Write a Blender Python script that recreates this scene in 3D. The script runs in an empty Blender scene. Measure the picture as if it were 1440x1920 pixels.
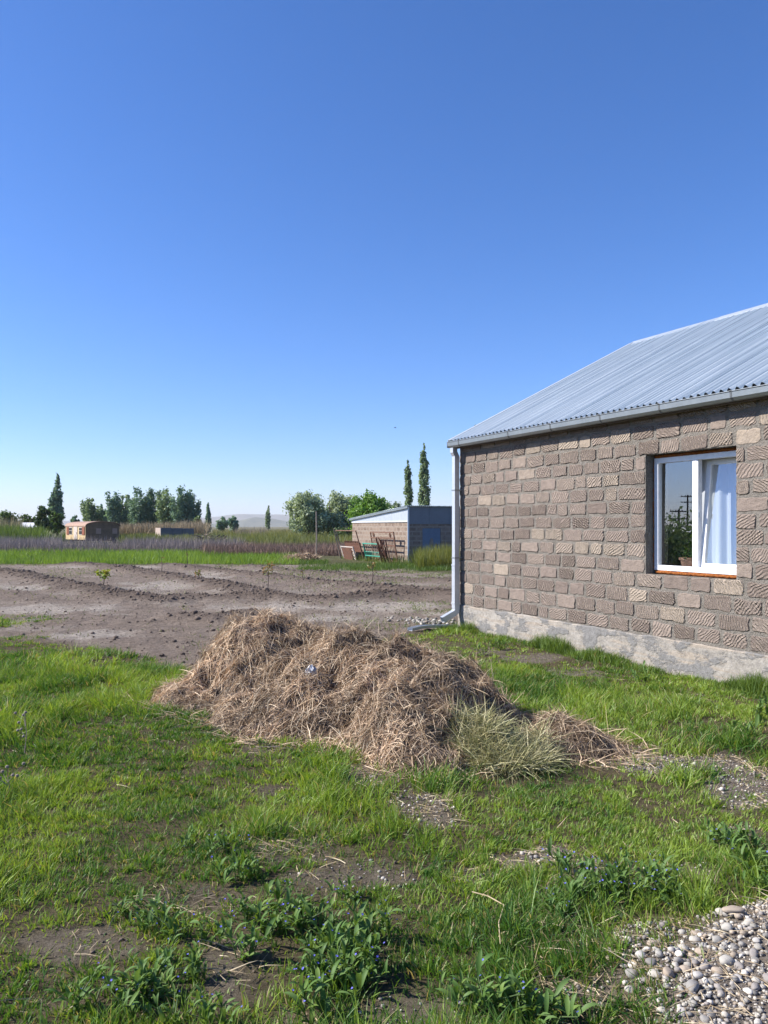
import bpy, bmesh, math, random
import numpy as np
from mathutils import Vector, Matrix

R = math.radians
rng = np.random.default_rng(7)
random.seed(7)
scene = bpy.context.scene
COL = scene.collection

# ------------------------------------------------------------------ camera
F, HZ, CH = 1498.0, 987.0, 1.7          # focal length in photo pixels, horizon row, eye height
cam_d = bpy.data.cameras.new('camera')
cam = bpy.data.objects.new('camera', cam_d)
COL.objects.link(cam)
cam.location = (0, 0, CH)
cam.rotation_euler = (R(90), 0, 0)
cam_d.sensor_fit = 'VERTICAL'
cam_d.sensor_height = 24.0
cam_d.lens = 24.0 * F / 1920.0
cam_d.shift_y = (HZ - 960.0) / 1920.0
cam_d.clip_start = 0.05
cam_d.clip_end = 30000
scene.camera = cam

# ------------------------------------------------------------------ world and sun
SUN_AZ = Vector((-1.0, 0.02, 0)).normalized()
SUN_EL = R(38)
world = bpy.data.worlds.new('World')
scene.world = world
world.use_nodes = True
wn = world.node_tree
wn.nodes.clear()
sky = wn.nodes.new('ShaderNodeTexSky')
sky.sky_type = 'NISHITA'
sky.sun_disc = False
sky.sun_elevation = SUN_EL
sky.sun_rotation = math.atan2(SUN_AZ.x, SUN_AZ.y)
sky.altitude = 1400
sky.air_density = 1.0
sky.dust_density = 1.2
sky.ozone_density = 5.0
bg = wn.nodes.new('ShaderNodeBackground')
bg.inputs['Strength'].default_value = 0.10
wo = wn.nodes.new('ShaderNodeOutputWorld')
hs = wn.nodes.new('ShaderNodeHueSaturation')
hs.inputs['Saturation'].default_value = 1.18
tint = wn.nodes.new('ShaderNodeMix'); tint.data_type = 'RGBA'; tint.blend_type = 'MULTIPLY'
tint.inputs[0].default_value = 1.0
tint.inputs[7].default_value = (0.97, 0.965, 1.15, 1)      # white balance of the phone camera's sky
wn.links.new(sky.outputs[0], hs.inputs['Color'])
wn.links.new(hs.outputs[0], tint.inputs[6])
wn.links.new(tint.outputs[2], bg.inputs[0])
wn.links.new(bg.outputs[0], wo.inputs[0])

sun_d = bpy.data.lights.new('sun', 'SUN')
sun_d.energy = 5.0
sun_d.angle = R(0.53)
sun_d.color = (1.0, 0.94, 0.86)
sun = bpy.data.objects.new('sun', sun_d)
COL.objects.link(sun)
sd = Vector((SUN_AZ.x * math.cos(SUN_EL), SUN_AZ.y * math.cos(SUN_EL), math.sin(SUN_EL)))
sun.rotation_euler = sd.to_track_quat('Z', 'Y').to_euler()
sun.location = sd * 40

scene.view_settings.view_transform = 'Standard'
scene.view_settings.look = 'None'
scene.view_settings.exposure = 0.85
scene.view_settings.gamma = 1.0

# ------------------------------------------------------------------ pixel helpers
def at(px, py, Y):
    return Vector(((px - 720) / F * Y, Y, CH - (py - HZ) / F * Y))
def gr(px, py, z=0.0):
    Y = F * (CH - z) / (py - HZ)
    return Vector(((px - 720) / F * Y, Y, z))
def topix(x, y):
    return 720 + F * x / y, HZ + F * CH / y

# ------------------------------------------------------------------ noise
_tabs = {}
def vnoise(x, y, seed=0):
    if seed not in _tabs:
        _tabs[seed] = np.random.default_rng(seed + 100).random((256, 256))
    t = _tabs[seed]
    xi = np.floor(x).astype(int); yi = np.floor(y).astype(int)
    fx = x - xi; fy = y - yi
    fx = fx * fx * (3 - 2 * fx); fy = fy * fy * (3 - 2 * fy)
    a = t[xi % 256, yi % 256]; b = t[(xi + 1) % 256, yi % 256]
    c = t[xi % 256, (yi + 1) % 256]; d = t[(xi + 1) % 256, (yi + 1) % 256]
    return (a * (1 - fx) + b * fx) * (1 - fy) + (c * (1 - fx) + d * fx) * fy
def fbm(x, y, seed=0, octv=4, gain=0.5):
    s = 0; a = 1; n = 0
    for o in range(octv):
        s = s + a * vnoise(x * 2 ** o + 17.3 * o, y * 2 ** o + 9.1 * o, seed + o)
        n += a; a *= gain
    return s / n
def sstep(a, b, x):
    t = np.clip((x - a) / (b - a), 0, 1)
    return t * t * (3 - 2 * t)

# ------------------------------------------------------------------ materials
def mat(name):
    m = bpy.data.materials.new(name)
    m.use_nodes = True
    nt = m.node_tree
    nt.nodes.clear()
    out = nt.nodes.new('ShaderNodeOutputMaterial')
    return m, nt, out
def N(nt, t, **kw):
    n = nt.nodes.new(t)
    for k, v in kw.items():
        if k in n.inputs.keys() if hasattr(n.inputs, 'keys') else False:
            n.inputs[k].default_value = v
        else:
            setattr(n, k, v)
    return n
def noise_fac(nt, scale, detail=5, rough=0.6, coord='Object', lo=0.35, hi=0.65, stretch=None):
    tc = nt.nodes.new('ShaderNodeTexCoord')
    src = tc.outputs[coord]
    if stretch:
        mp = nt.nodes.new('ShaderNodeMapping')
        mp.inputs['Scale'].default_value = stretch
        nt.links.new(src, mp.inputs[0]); src = mp.outputs[0]
    n = nt.nodes.new('ShaderNodeTexNoise')
    n.inputs['Scale'].default_value = scale
    n.inputs['Detail'].default_value = detail
    n.inputs['Roughness'].default_value = rough
    nt.links.new(src, n.inputs['Vector'])
    mr = nt.nodes.new('ShaderNodeMapRange')
    mr.inputs['From Min'].default_value = lo
    mr.inputs['From Max'].default_value = hi
    nt.links.new(n.outputs['Fac'], mr.inputs['Value'])
    return mr.outputs[0]
def mixc(nt, fac, a, b, blend='MIX'):
    m = nt.nodes.new('ShaderNodeMix')
    m.data_type = 'RGBA'; m.blend_type = blend
    for sock, v in ((m.inputs[0], fac), (m.inputs[6], a), (m.inputs[7], b)):
        if hasattr(v, 'is_linked') or hasattr(v, 'links'):
            nt.links.new(v, sock)
        elif isinstance(v, (int, float)):
            sock.default_value = v
        else:
            sock.default_value = (*v, 1)
    return m.outputs[2]
def bump(nt, h, strength=0.5, dist=0.01, prev=None):
    b = nt.nodes.new('ShaderNodeBump')
    b.inputs['Strength'].default_value = strength
    b.inputs['Distance'].default_value = dist
    nt.links.new(h, b.inputs['Height'])
    if prev: nt.links.new(prev, b.inputs['Normal'])
    return b.outputs[0]
def princ(nt, out, color, rough=0.8, metal=0.0, normal=None, spec=0.3):
    p = nt.nodes.new('ShaderNodeBsdfPrincipled')
    if isinstance(color, tuple): p.inputs['Base Color'].default_value = (*color, 1)
    else: nt.links.new(color, p.inputs['Base Color'])
    if isinstance(rough, (int, float)): p.inputs['Roughness'].default_value = rough
    else: nt.links.new(rough, p.inputs['Roughness'])
    p.inputs['Metallic'].default_value = metal
    p.inputs['Specular IOR Level'].default_value = spec
    if normal: nt.links.new(normal, p.inputs['Normal'])
    nt.links.new(p.outputs[0], out.inputs['Surface'])
    return p
def worn(name, c1, c2, scale=6, rough=0.75, metal=0.0, bs=0.3, bd=0.005, lo=0.35, hi=0.65, coord='Object', stretch=None, spec=0.3):
    m, nt, out = mat(name)
    f = noise_fac(nt, scale, 6, 0.65, coord, lo, hi, stretch)
    f2 = noise_fac(nt, scale * 6, 4, 0.6, coord, 0.3, 0.7)
    c = mixc(nt, f, c1, c2)
    c = mixc(nt, 0.25, c, mixc(nt, f2, tuple(x * 0.6 for x in c1), tuple(min(1, x * 1.2) for x in c2)))
    princ(nt, out, c, rough, metal, bump(nt, f2, bs, bd), spec)
    return m
def leafy(name, trans=0.35, rough=0.5, gloss=0.06, tint=(1.25, 1.15, 0.5)):
    """thin leaves coloured by the Col attribute, letting some light through"""
    m, nt, out = mat(name)
    at_ = nt.nodes.new('ShaderNodeAttribute'); at_.attribute_name = 'Col'
    d = nt.nodes.new('ShaderNodeBsdfDiffuse'); nt.links.new(at_.outputs[0], d.inputs[0])
    t = nt.nodes.new('ShaderNodeBsdfTranslucent')
    nt.links.new(mixc(nt, 1.0, at_.outputs[0], tint, 'MULTIPLY'), t.inputs[0])
    g = nt.nodes.new('ShaderNodeBsdfGlossy'); g.inputs['Roughness'].default_value = rough
    g.inputs[0].default_value = (0.9, 0.95, 0.9, 1)
    m1 = nt.nodes.new('ShaderNodeMixShader'); m1.inputs[0].default_value = trans
    m2 = nt.nodes.new('ShaderNodeMixShader'); m2.inputs[0].default_value = gloss
    nt.links.new(d.outputs[0], m1.inputs[1]); nt.links.new(t.outputs[0], m1.inputs[2])
    nt.links.new(m1.outputs[0], m2.inputs[1]); nt.links.new(g.outputs[0], m2.inputs[2])
    nt.links.new(m2.outputs[0], out.inputs['Surface'])
    return m
M = {}
M['grass'] = leafy('grass_blade', 0.42, 0.5, 0.025)
M['straw'] = leafy('straw', 0.15, 0.5, 0.04, (1.1, 1.0, 0.85))
M['leaves'] = leafy('tree_leaves', 0.38, 0.5, 0.03, (1.15, 1.15, 0.7))
M['weed_leaf'] = leafy('weed_leaf', 0.35, 0.55, 0.015)
M['twig'] = leafy('dead_twig', 0.05, 0.6, 0.02, (1, 1, 1))
M['bark'] = worn('bark', (0.13, 0.10, 0.075), (0.07, 0.055, 0.045), 8, 0.9)
M['rust'] = worn('rusty_iron', (0.19, 0.085, 0.05), (0.09, 0.05, 0.04), 9, 0.85)
M['rust2'] = worn('rusty_brown_iron', (0.24, 0.13, 0.085), (0.12, 0.07, 0.055), 9, 0.85)
M['green_paint'] = worn('green_paint', (0.03, 0.30, 0.20), (0.05, 0.22, 0.16), 5, 0.5)
M['white_flake'] = worn('flaking_white_paint', (0.62, 0.56, 0.50), (0.35, 0.25, 0.2), 6, 0.7, lo=0.5, hi=0.75)
M['old_wood'] = worn('grey_old_wood', (0.30, 0.26, 0.22), (0.17, 0.14, 0.12), 6, 0.9)
M['pvc'] = worn('white_pvc', (0.80, 0.81, 0.82), (0.77, 0.78, 0.80), 3, 0.35, bs=0.02, spec=0.5)
M['galv'] = worn('galvanised_steel', (0.56, 0.60, 0.64), (0.48, 0.52, 0.57), 5, 0.42, 0.45, 0.05, 0.001)
M['gutter'] = worn('gutter_steel', (0.36, 0.39, 0.40), (0.29, 0.32, 0.33), 4, 0.4, 0.7, 0.05, 0.001)
M['foam'] = worn('orange_mounting_foam', (0.62, 0.22, 0.05), (0.34, 0.10, 0.03), 40, 0.9, bs=1.0, bd=0.01)
M['plaster'] = worn('room_plaster', (0.42, 0.40, 0.37), (0.36, 0.34, 0.32), 3, 0.9)
M['terracotta'] = worn('pale_terracotta', (0.50, 0.27, 0.19), (0.44, 0.23, 0.16), 8, 0.8)
M['dark'] = worn('black_fuzz', (0.02, 0.02, 0.022), (0.03, 0.03, 0.03), 8, 0.8)
M['joint'] = worn('joint_band_steel', (0.16, 0.17, 0.175), (0.12, 0.13, 0.135), 5, 0.5, 0.5)
M['paper'] = worn('white_plastic_scrap', (0.78, 0.78, 0.78), (0.68, 0.68, 0.69), 20, 0.5)
M['fascia'] = worn('fascia_board', (0.16, 0.13, 0.11), (0.11, 0.09, 0.08), 6, 0.9)

# ------------------------------------------------------------------ object helpers
def link(o, parent=None):
    COL.objects.link(o)
    if parent is not None: o.parent = parent
    return o
def tag(o, label=None, cat=None, group=None, kind=None):
    if label: o['label'] = label
    if cat: o['category'] = cat
    if group: o['group'] = group
    if kind: o['kind'] = kind
    return o
def empty(name, loc=(0, 0, 0), rz=0.0):
    o = bpy.data.objects.new(name, None)
    o.empty_display_size = 0.2
    o.location = loc; o.rotation_euler = (0, 0, rz)
    return link(o)
def mesh_obj(name, me, m, parent=None):
    o = bpy.data.objects.new(name, me)
    if m is not None and not me.materials: me.materials.append(m)
    return link(o, parent)
def pyd(name, verts, faces, m, parent=None, smooth=False, col=None):
    me = bpy.data.meshes.new(name)
    me.from_pydata([tuple(v) for v in verts], [], faces)
    if smooth: me.polygons.foreach_set('use_smooth', [True] * len(me.polygons))
    if col is not None:
        a = me.attributes.new('Col', 'FLOAT_COLOR', 'POINT')
        a.data.foreach_set('color', np.asarray(col, dtype=np.float32).ravel())
    return mesh_obj(name, me, m, parent)
def npmesh(name, V, quads=None, tris=None, col=None, smooth=False):
    """fast mesh from numpy arrays"""
    me = bpy.data.meshes.new(name)
    V = np.asarray(V, dtype=np.float32)
    me.vertices.add(len(V)); me.vertices.foreach_set('co', V.ravel())
    li = []; ls = []; n = 0
    if quads is not None and len(quads):
        li.append(np.asarray(quads, dtype=np.int32).ravel()); ls.append(np.arange(len(quads), dtype=np.int32) * 4); n += len(quads) * 4
    if tris is not None and len(tris):
        li.append(np.asarray(tris, dtype=np.int32).ravel()); ls.append(n + np.arange(len(tris), dtype=np.int32) * 3)
    li = np.concatenate(li); ls = np.concatenate(ls)
    me.loops.add(len(li)); me.loops.foreach_set('vertex_index', li)
    me.polygons.add(len(ls)); me.polygons.foreach_set('loop_start', ls)
    if smooth: me.polygons.foreach_set('use_smooth', np.ones(len(ls), dtype=bool))
    me.update(calc_edges=True)
    if col is not None:
        c = np.ones((len(V), 4), dtype=np.float32); c[:, :3] = col
        a = me.attributes.new('Col', 'FLOAT_COLOR', 'POINT'); a.data.foreach_set('color', c.ravel())
    return me
class MB:
    """collects boxes, tubes and lathes into one mesh"""
    def __init__(self): self.v = []; self.f = []
    def add(self, vs, fs):
        b = len(self.v); self.v += [Vector(v) for v in vs]; self.f += [tuple(i + b for i in f) for f in fs]; return self
    def box(self, x0, x1, y0, y1, z0, z1):
        return self.add([(x0,y0,z0),(x1,y0,z0),(x1,y1,z0),(x0,y1,z0),(x0,y0,z1),(x1,y0,z1),(x1,y1,z1),(x0,y1,z1)],
                 [(0,3,2,1),(4,5,6,7),(0,1,5,4),(1,2,6,5),(2,3,7,6),(3,0,4,7)])
    def tube(self, pts, r, sides=6, cap=True):
        pts = [Vector(p) for p in pts]; n = len(pts)
        rs = r if isinstance(r, (list, tuple)) else [r] * n
        vs = []; fs = []
        ref = Vector((0.13, 0.29, 0.95)) 
        for i, p in enumerate(pts):
            d = (pts[min(i+1, n-1)] - pts[max(i-1, 0)]).normalized()
            rf = ref if abs(d.dot(ref)) < 0.93 else Vector((1, 0.1, 0))
            a = d.cross(rf).normalized(); b = d.cross(a)
            for k in range(sides):
                t = 2 * math.pi * (k + 0.5) / sides
                vs.append(p + (a * math.cos(t) + b * math.sin(t)) * rs[i])
        for i in range(n - 1):
            for k in range(sides):
                k2 = (k + 1) % sides
                fs.append((i*sides+k, i*sides+k2, (i+1)*sides+k2, (i+1)*sides+k))
        if cap:
            fs.append(tuple(range(sides))[::-1]); fs.append(tuple((n-1)*sides+k for k in range(sides)))
        return self.add(vs, fs)
    def lathe(self, prof, sides=16, c=(0,0,0)):
        vs = []; fs = []
        for r, z in prof:
            for k in range(sides):
                t = 2*math.pi*k/sides
                vs.append((c[0]+r*math.cos(t), c[1]+r*math.sin(t), c[2]+z))
        for i in range(len(prof)-1):
            for k in range(sides):
                k2 = (k+1) % sides
                fs.append((i*sides+k, i*sides+k2, (i+1)*sides+k2, (i+1)*sides+k))
        fs.append(tuple(range(sides))[::-1]); fs.append(tuple((len(prof)-1)*sides+k for k in range(sides)))
        return self.add(vs, fs)
    def build(self, name, m, parent=None, smooth=False, bevel=0.0):
        o = pyd(name, self.v, self.f, m, parent, smooth)
        if bevel:
            b = o.modifiers.new('bevel', 'BEVEL'); b.width = bevel; b.segments = 2; b.limit_method = 'ANGLE'
        return o

# ================================================================== GROUND
BARE = [  # bare spots in the grass: photo pixel ellipses laid on the ground (x, y, rx, ry, strength)
    (150, 1765, 105, 42, 0.9), (435, 1830, 60, 80, 0.9), (560, 1590, 90, 30, 0.75), (640, 1640, 110, 30, 0.8),
    (610, 1590, 40, 60, 0.7), (800, 1510, 70, 36, 1.0), (690, 1450, 60, 26, 0.85), (985, 1615, 75, 28, 0.95), (900, 1640, 60, 22, 0.6),
    (1150, 1650, 120, 36, 0.8), (1290, 1640, 60, 26, 0.8), (1280, 1432, 140, 22, 1.0), (1390, 1480, 80, 40, 0.95),
    (1190, 1408, 60, 14, 0.9), (780, 1895, 190, 34, 0.85), (560, 1905, 60, 25, 0.6), (990, 1235, 70, 10, 0.8), (1090, 1262, 70, 11, 0.85),
    (1230, 1310, 80, 12, 0.6), (930, 1220, 50, 8, 0.6), (490, 1405, 40, 16, 0.6), (350, 1690, 120, 30, 0.5), (300, 1870, 90, 30, 0.5),
    (500, 1480, 50, 14, 0.45), (1130, 1230, 60, 8, 0.5), (1110, 1860, 90, 40, 0.7), (1380, 1560, 50, 20, 0.5), (60, 1880, 60, 20, 0.4),
]
BX = np.array([-40, -5.9, -3.9, -2.96, -2.5, -1.5, -0.5, 0.2, 1.3, 3, 40.])
BY = np.array([13.2, 12.2, 11.2, 10.1, 9.6, 9.4, 10.6, 12.6, 13.7, 14.2, 14.2])
def bare_amount(x, y):
    px, py = topix(x, np.maximum(y, 0.5))
    b = np.zeros_like(x)
    wob = (fbm(x * 3.1, y * 3.1, 40, 3) - 0.5) * 1.1
    for (cx, cy, rx, ry, s) in BARE:
        d = np.sqrt(((px - cx) / rx) ** 2 + ((py - cy) / ry) ** 2) + wob
        b = np.maximum(b, s * (1 - sstep(0.65, 1.15, d)))
    return b
def heap_amount(x, y):       # the gravel heap to the lower right
    d = np.sqrt(((x - 1.95) / 1.20) ** 2 + ((y - 2.72) / 0.98) ** 2) + (fbm(x * 3, y * 3, 51, 3) - 0.5) * 0.35
    return 1 - sstep(0.72, 1.02, d)
def grass_amount(x, y):
    """0..1: how densely the near meadow grows at a ground point"""
    yb = np.interp(x, BX, BY) + (fbm(x * 1.3, y * 1.3, 44, 3) - 0.5) * 1.5
    g = 1 - sstep(-0.35, 0.25, y - yb)
    e = np.sqrt(((x + 6.9) / 1.1) ** 2 + ((y - 14.4) / 1.0) ** 2) + (fbm(x * 2, y * 2, 47, 3) - 0.5)
    g = np.maximum(g, 0.8 * (1 - sstep(0.6, 1.0, e)))
    g = g * (1 - 0.90 * bare_amount(x, y)) * (1 - heap_amount(x, y))
    return np.clip(g, 0, 1)
def poly_dist(x, y, pts):
    best = np.full(x.shape, 1e9); 
    for (a, b) in zip(pts[:-1], pts[1:]):
        dx, dy = b[0] - a[0], b[1] - a[1]
        t = np.clip(((x - a[0]) * dx + (y - a[1]) * dy) / (dx * dx + dy * dy), 0, 1)
        best = np.minimum(best, np.hypot(x - a[0] - t * dx, y - a[1] - t * dy))
    return best
def gpts(l): return [tuple(gr(*p)[:2]) for p in l]
BERMS = [  # ridges of turned earth: ground line, half width, height
    (gpts([(-160, 1052), (0, 1073), (83, 1090), (167, 1107), (233, 1123), (300, 1128), (367, 1124), (480, 1123), (580, 1127), (650, 1126), (713, 1119), (797, 1118), (900, 1122), (1100, 1122)]), 0.75, 0.20),
    (gpts([(60, 1050), (150, 1060), (233, 1068), (300, 1080), (383, 1095), (447, 1108), (490, 1119)]), 0.8, 0.20),
    (gpts([(240, 1053), (317, 1060), (380, 1070), (480, 1080), (580, 1092), (680, 1104), (760, 1112)]), 0.8, 0.17),
    (gpts([(470, 1064), (547, 1074), (647, 1080), (713, 1088), (840, 1092), (960, 1098)]), 0.8, 0.14),
    (gpts([(340, 1160), (400, 1165), (463, 1155)]), 0.55, 0.15),
    (gpts([(-60, 1098), (20, 1112), (90, 1128)]), 0.5, 0.06),
    (gpts([(640, 1100), (760, 1104), (850, 1108)]), 0.5, 0.10),
]
def soil_amount(x, y):
    """1 in the dug field, 0 in grass"""
    yb = np.interp(x, BX, BY)
    far = 36.0 + np.clip(x + 6, -30, 0) * 0.12 + (fbm(x * 0.5, y * 0.5, 61, 3) - 0.5) * 4
    far = np.where(x > -3, far - np.clip(x + 3, 0, 6) * 1.35, far)
    return sstep(-0.3, 0.3, y - yb) * (1 - sstep(-0.8, 0.8, y - far)) * (1 - sstep(16, 22, np.abs(x + 3)) * 0.8)
def berm_h(x, y):
    h = np.zeros_like(x)
    for pts, w, H in BERMS:
        d = poly_dist(x, y, pts) / w + (fbm(x * 1.7, y * 1.7, 71, 3) - 0.5) * 0.5
        h = np.maximum(h, 0.8 * H * np.exp(-(d * 1.3) ** 2) * (0.65 + 0.7 * fbm(x * 0.9, y * 0.9, 72, 2)))
    return h
def ground_h(x, y):
    s = soil_amount(x, y)
    near = 1 - sstep(25, 60, y)
    h = (fbm(x * 0.8, y * 0.8, 30, 3) - 0.5) * 0.05 * near
    h = h + s * (berm_h(x, y) + (fbm(x * 5, y * 5, 33, 4, 0.65) - 0.5) * 0.10)
    h = h + (1 - s) * near * (fbm(x * 5, y * 5, 36, 3) - 0.5) * 0.035
    h = h + heap_amount(x, y) * (0.06 + 0.08 * sstep(0, 1.0, x - 1.2))
    # level against the house base
    return h
def axis(segs):
    out = []
    for a, b, d0, d1 in segs:
        x = a
        while x < b - 1e-6:
            out.append(x); t = (x - a) / (b - a); x += d0 + (d1 - d0) * t
    out.append(segs[-1][1]); return np.array(out)
xs = np.concatenate([-axis([(10, 40, 0.14, 1.6), (40, 300, 2, 30), (300, 9000, 40, 900)])[::-1][:-1], axis([(-10, 10, 0.115, 0.115)]), axis([(10, 40, 0.14, 1.6), (40, 300, 2, 30), (300, 9000, 40, 900)])[1:]])
ys = np.concatenate([-axis([(4, 60, 0.5, 8), (60, 9000, 10, 900)])[::-1][:-1], axis([(-4, 1.5, 0.4, 0.15), (1.5, 14, 0.09, 0.09), (14, 40, 0.09, 0.3), (40, 140, 0.3, 4), (140, 600, 5, 60), (600, 9000, 80, 900)])])
GX, GY = np.meshgrid(xs, ys)
GX = GX.ravel(); GY = GY.ravel()
GZ = ground_h(GX, GY)
nx, ny = len(xs), len(ys)
idx = np.arange(nx * ny).reshape(ny, nx)
quads = np.stack([idx[:-1, :-1], idx[:-1, 1:], idx[1:, 1:], idx[1:, :-1]], -1).reshape(-1, 4)
# natural colours of the ground: turned soil, pale dried crust, meadow soil, wild land beyond
s_ = soil_amount(GX, GY); b_ = berm_h(GX, GY); g_ = grass_amount(GX, GY); bare_ = bare_amount(GX, GY)
c_soil = np.array([0.32, 0.262, 0.215]); c_dark = np.array([0.15, 0.115, 0.092]); c_crust = np.array([0.54, 0.48, 0.415])
c_mead = np.array([0.15, 0.125, 0.075]); c_grav = np.array([0.27, 0.235, 0.20]); c_wild = np.array([0.13, 0.13, 0.065]); c_far = np.array([0.16, 0.15, 0.09])
n1 = fbm(GX * 0.9, GY * 0.9, 80, 4); n2 = fbm(GX * 4, GY * 4, 84, 3)
CRUST = [(90, 1143, 150, 10), (160, 1190, 90, 9), (30, 1103, 60, 7), (240, 1104, 50, 6), (330, 1098, 100, 8), (420, 1112, 60, 5), (200, 1063, 120, 4), (520, 1140, 120, 10),
         (660, 1100, 50, 4), (800, 1135, 50, 6), (690, 1140, 120, 10), (440, 1075, 90, 4), (380, 1083, 60, 4), (820, 1150, 40, 6), (620, 1160, 60, 8)]
pxv, pyv = topix(GX, np.maximum(GY, 0.5))
cr = np.zeros_like(GX)
for cx, cy, rx, ry in CRUST:
    d = np.sqrt(((pxv - cx) / rx) ** 2 + ((pyv - cy) / ry) ** 2) + (fbm(GX * 2.2, GY * 2.2, 88, 4) - 0.5) * 1.6
    cr = np.maximum(cr, 1 - sstep(0.4, 1.2, d))
cr = np.maximum(cr * 0.9, 0.35 * sstep(0.55, 0.7, n1)) * (1 - np.clip(b_ / 0.10, 0, 1))
soil = c_soil + (c_dark - c_soil) * np.clip(b_ / 0.16, 0, 1)[:, None] * 0.75
soil = soil * (0.8 + 0.4 * n2)[:, None]
soil = soil + (c_crust - soil) * cr[:, None]
mead = c_mead + (c_grav - c_mead) * np.clip(bare_, 0, 1)[:, None] * (0.55 + 0.45 * sstep(0, 1.0, GX))[:, None]
mead = mead + (c_grav * 1.1 - mead) * heap_amount(GX, GY)[:, None]
wild = c_wild + (c_far - c_wild) * sstep(60, 200, np.hypot(GX, GY))[:, None]
wild = wild * (0.75 + 0.5 * n1)[:, None]
nearf = (1 - sstep(16, 24, GY)) * (GY < 24)
base = wild + (mead - wild) * nearf[:, None]
gcol = base + (soil - base) * s_[:, None]
gm, gnt, gout = mat('earth')
ga = gnt.nodes.new('ShaderNodeAttribute'); ga.attribute_name = 'Col'
gf = noise_fac(gnt, 14, 8, 0.7, 'Object', 0.3, 0.7)
gf2 = noise_fac(gnt, 60, 5, 0.7, 'Object', 0.3, 0.7)
gc = mixc(gnt, 1.0, ga.outputs[0], mixc(gnt, gf, (0.62, 0.60, 0.58), (1.3, 1.3, 1.28)), 'MULTIPLY')
gc = mixc(gnt, 1.0, gc, mixc(gnt, gf2, (0.8, 0.8, 0.8), (1.18, 1.18, 1.18)), 'MULTIPLY')
princ(gnt, gout, gc, 0.95, 0, bump(gnt, gf2, 0.9, 0.016, bump(gnt, gf, 1.0, 0.06)), 0.1)
gme = npmesh('ground', np.stack([GX, GY, GZ], 1), quads, None, gcol, True)
ground = mesh_obj('ground', gme, gm)
tag(ground, 'flat brown and green ground of the yard, dug field and wasteland', 'ground', kind='structure')

# ================================================================== HAZY HILLS
def hill_range(name, Y, prof, seed, thick, c1, c2, label):
    vs = []; fs = []
    n = 240; x0, x1 = prof[0][0], prof[-1][0]
    for i in range(n + 1):
        px = x0 + (x1 - x0) * i / n
        x = (px - 720) / F * Y
        h = np.interp(px, [p[0] for p in prof], [p[1] for p in prof])
        h = h * (0.86 + 0.28 * float(fbm(np.array([px * 0.02]), np.array([seed * 3.3]), seed, 4)[0])) / F * Y + CH
        for k in range(9):
            t = k / 8.0
            w = float(fbm(np.array([px * 0.05]), np.array([t * 4 + seed]), seed + 1, 3)[0]) - 0.5
            zz = h * math.sin(math.pi * t) ** 0.8 * (1 + 0.2 * w * (1 if 0 < k < 8 else 0)) - 2
            vs.append((x, Y - thick + 2 * thick * t, zz))
    for i in range(n):
        for k in range(8):
            a = i * 9 + k
            fs.append((a, a + 9, a + 10, a + 1))
    o = pyd(name, vs, fs, worn(name + '_earth', c1, c2, 0.004, 0.95), None, True)
    tag(o, label, 'hills', kind='structure'); return o
hill_range('hills', 6200, [(-900, 8), (-300, 14), (0, 12), (200, 10), (330, 14), (420, 18), (470, 24), (520, 22), (560, 24), (640, 20), (800, 30), (1000, 34), (1300, 26), (2100, 20)], 5, 900,
           (0.16, 0.17, 0.15), (0.22, 0.21, 0.18), 'far line of pale blue hills beyond the fields')
hill_range('hills', 4200, [(150, 0), (380, 3), (440, 9), (480, 17), (520, 13), (570, 6), (640, 7), (760, 12), (900, 4), (1100, 0)], 9, 400,
           (0.10, 0.12, 0.08), (0.15, 0.15, 0.11), 'low rounded foothill in front of the far hills')

# ================================================================== HOUSE
UX, UY = 0.449, -0.893
HC = Vector((1.273, 13.33, 0))
HANG = math.atan2(UY, UX)
house = empty('stone_house', HC, HANG)
tag(house, 'brown tuff block house with corrugated metal roof and white window', 'house')
HL, HD = 12.0, 7.86                     # length along the wall, depth
WX0, WX1, WZ0, WZ1 = 4.175, 5.467, 1.14, 2.546
ZB, ZT = 0.40, 3.10

# mortar
mm, mnt, mout = mat('grey_mortar')
f1 = noise_fac(mnt, 5, 6, 0.65, 'Object', 0.3, 0.7); f2 = noise_fac(mnt, 45, 6, 0.7, 'Object', 0.3, 0.7)
mc = mixc(mnt, f1, (0.175, 0.16, 0.138), (0.265, 0.242, 0.212))
mc = mixc(mnt, 1.0, mc, mixc(mnt, f2, (0.75, 0.75, 0.75), (1.2, 1.2, 1.2)), 'MULTIPLY')
princ(mnt, mout, mc, 0.95, 0, bump(mnt, f2, 0.9, 0.012, bump(mnt, f1, 0.6, 0.03)), 0.1)
M['mortar'] = mm

# tuff block with chisel grooves; each block its own tone, groove angle and depth
bm_, nt, out = mat('tuff_block')
tc = nt.nodes.new('ShaderNodeTexCoord'); oi = nt.nodes.new('ShaderNodeObjectInfo')
sep = nt.nodes.new('ShaderNodeSeparateXYZ'); nt.links.new(tc.outputs['Object'], sep.inputs[0])
def mth(op, a, b=None, c=None):
    n = nt.nodes.new('ShaderNodeMath'); n.operation = op
    for i, v in enumerate((a, b, c)):
        if v is None: continue
        if isinstance(v, (int, float)): n.inputs[i].default_value = v
        else: nt.links.new(v, n.inputs[i])
    return n.outputs[0]
rnd = oi.outputs['Random']
r2 = mth('FRACT', mth('MULTIPLY', rnd, 37.7)); r3 = mth('FRACT', mth('MULTIPLY', rnd, 91.3)); r4 = mth('FRACT', mth('MULTIPLY', rnd, 173.9))
ang = mth('ADD', mth('MULTIPLY', r2, 0.9), 0.45)
sgn = mth('SUBTRACT', mth('MULTIPLY', mth('GREATER_THAN', r3, 0.45), 2.0), 1.0)
ang = mth('MULTIPLY', ang, sgn)
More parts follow.
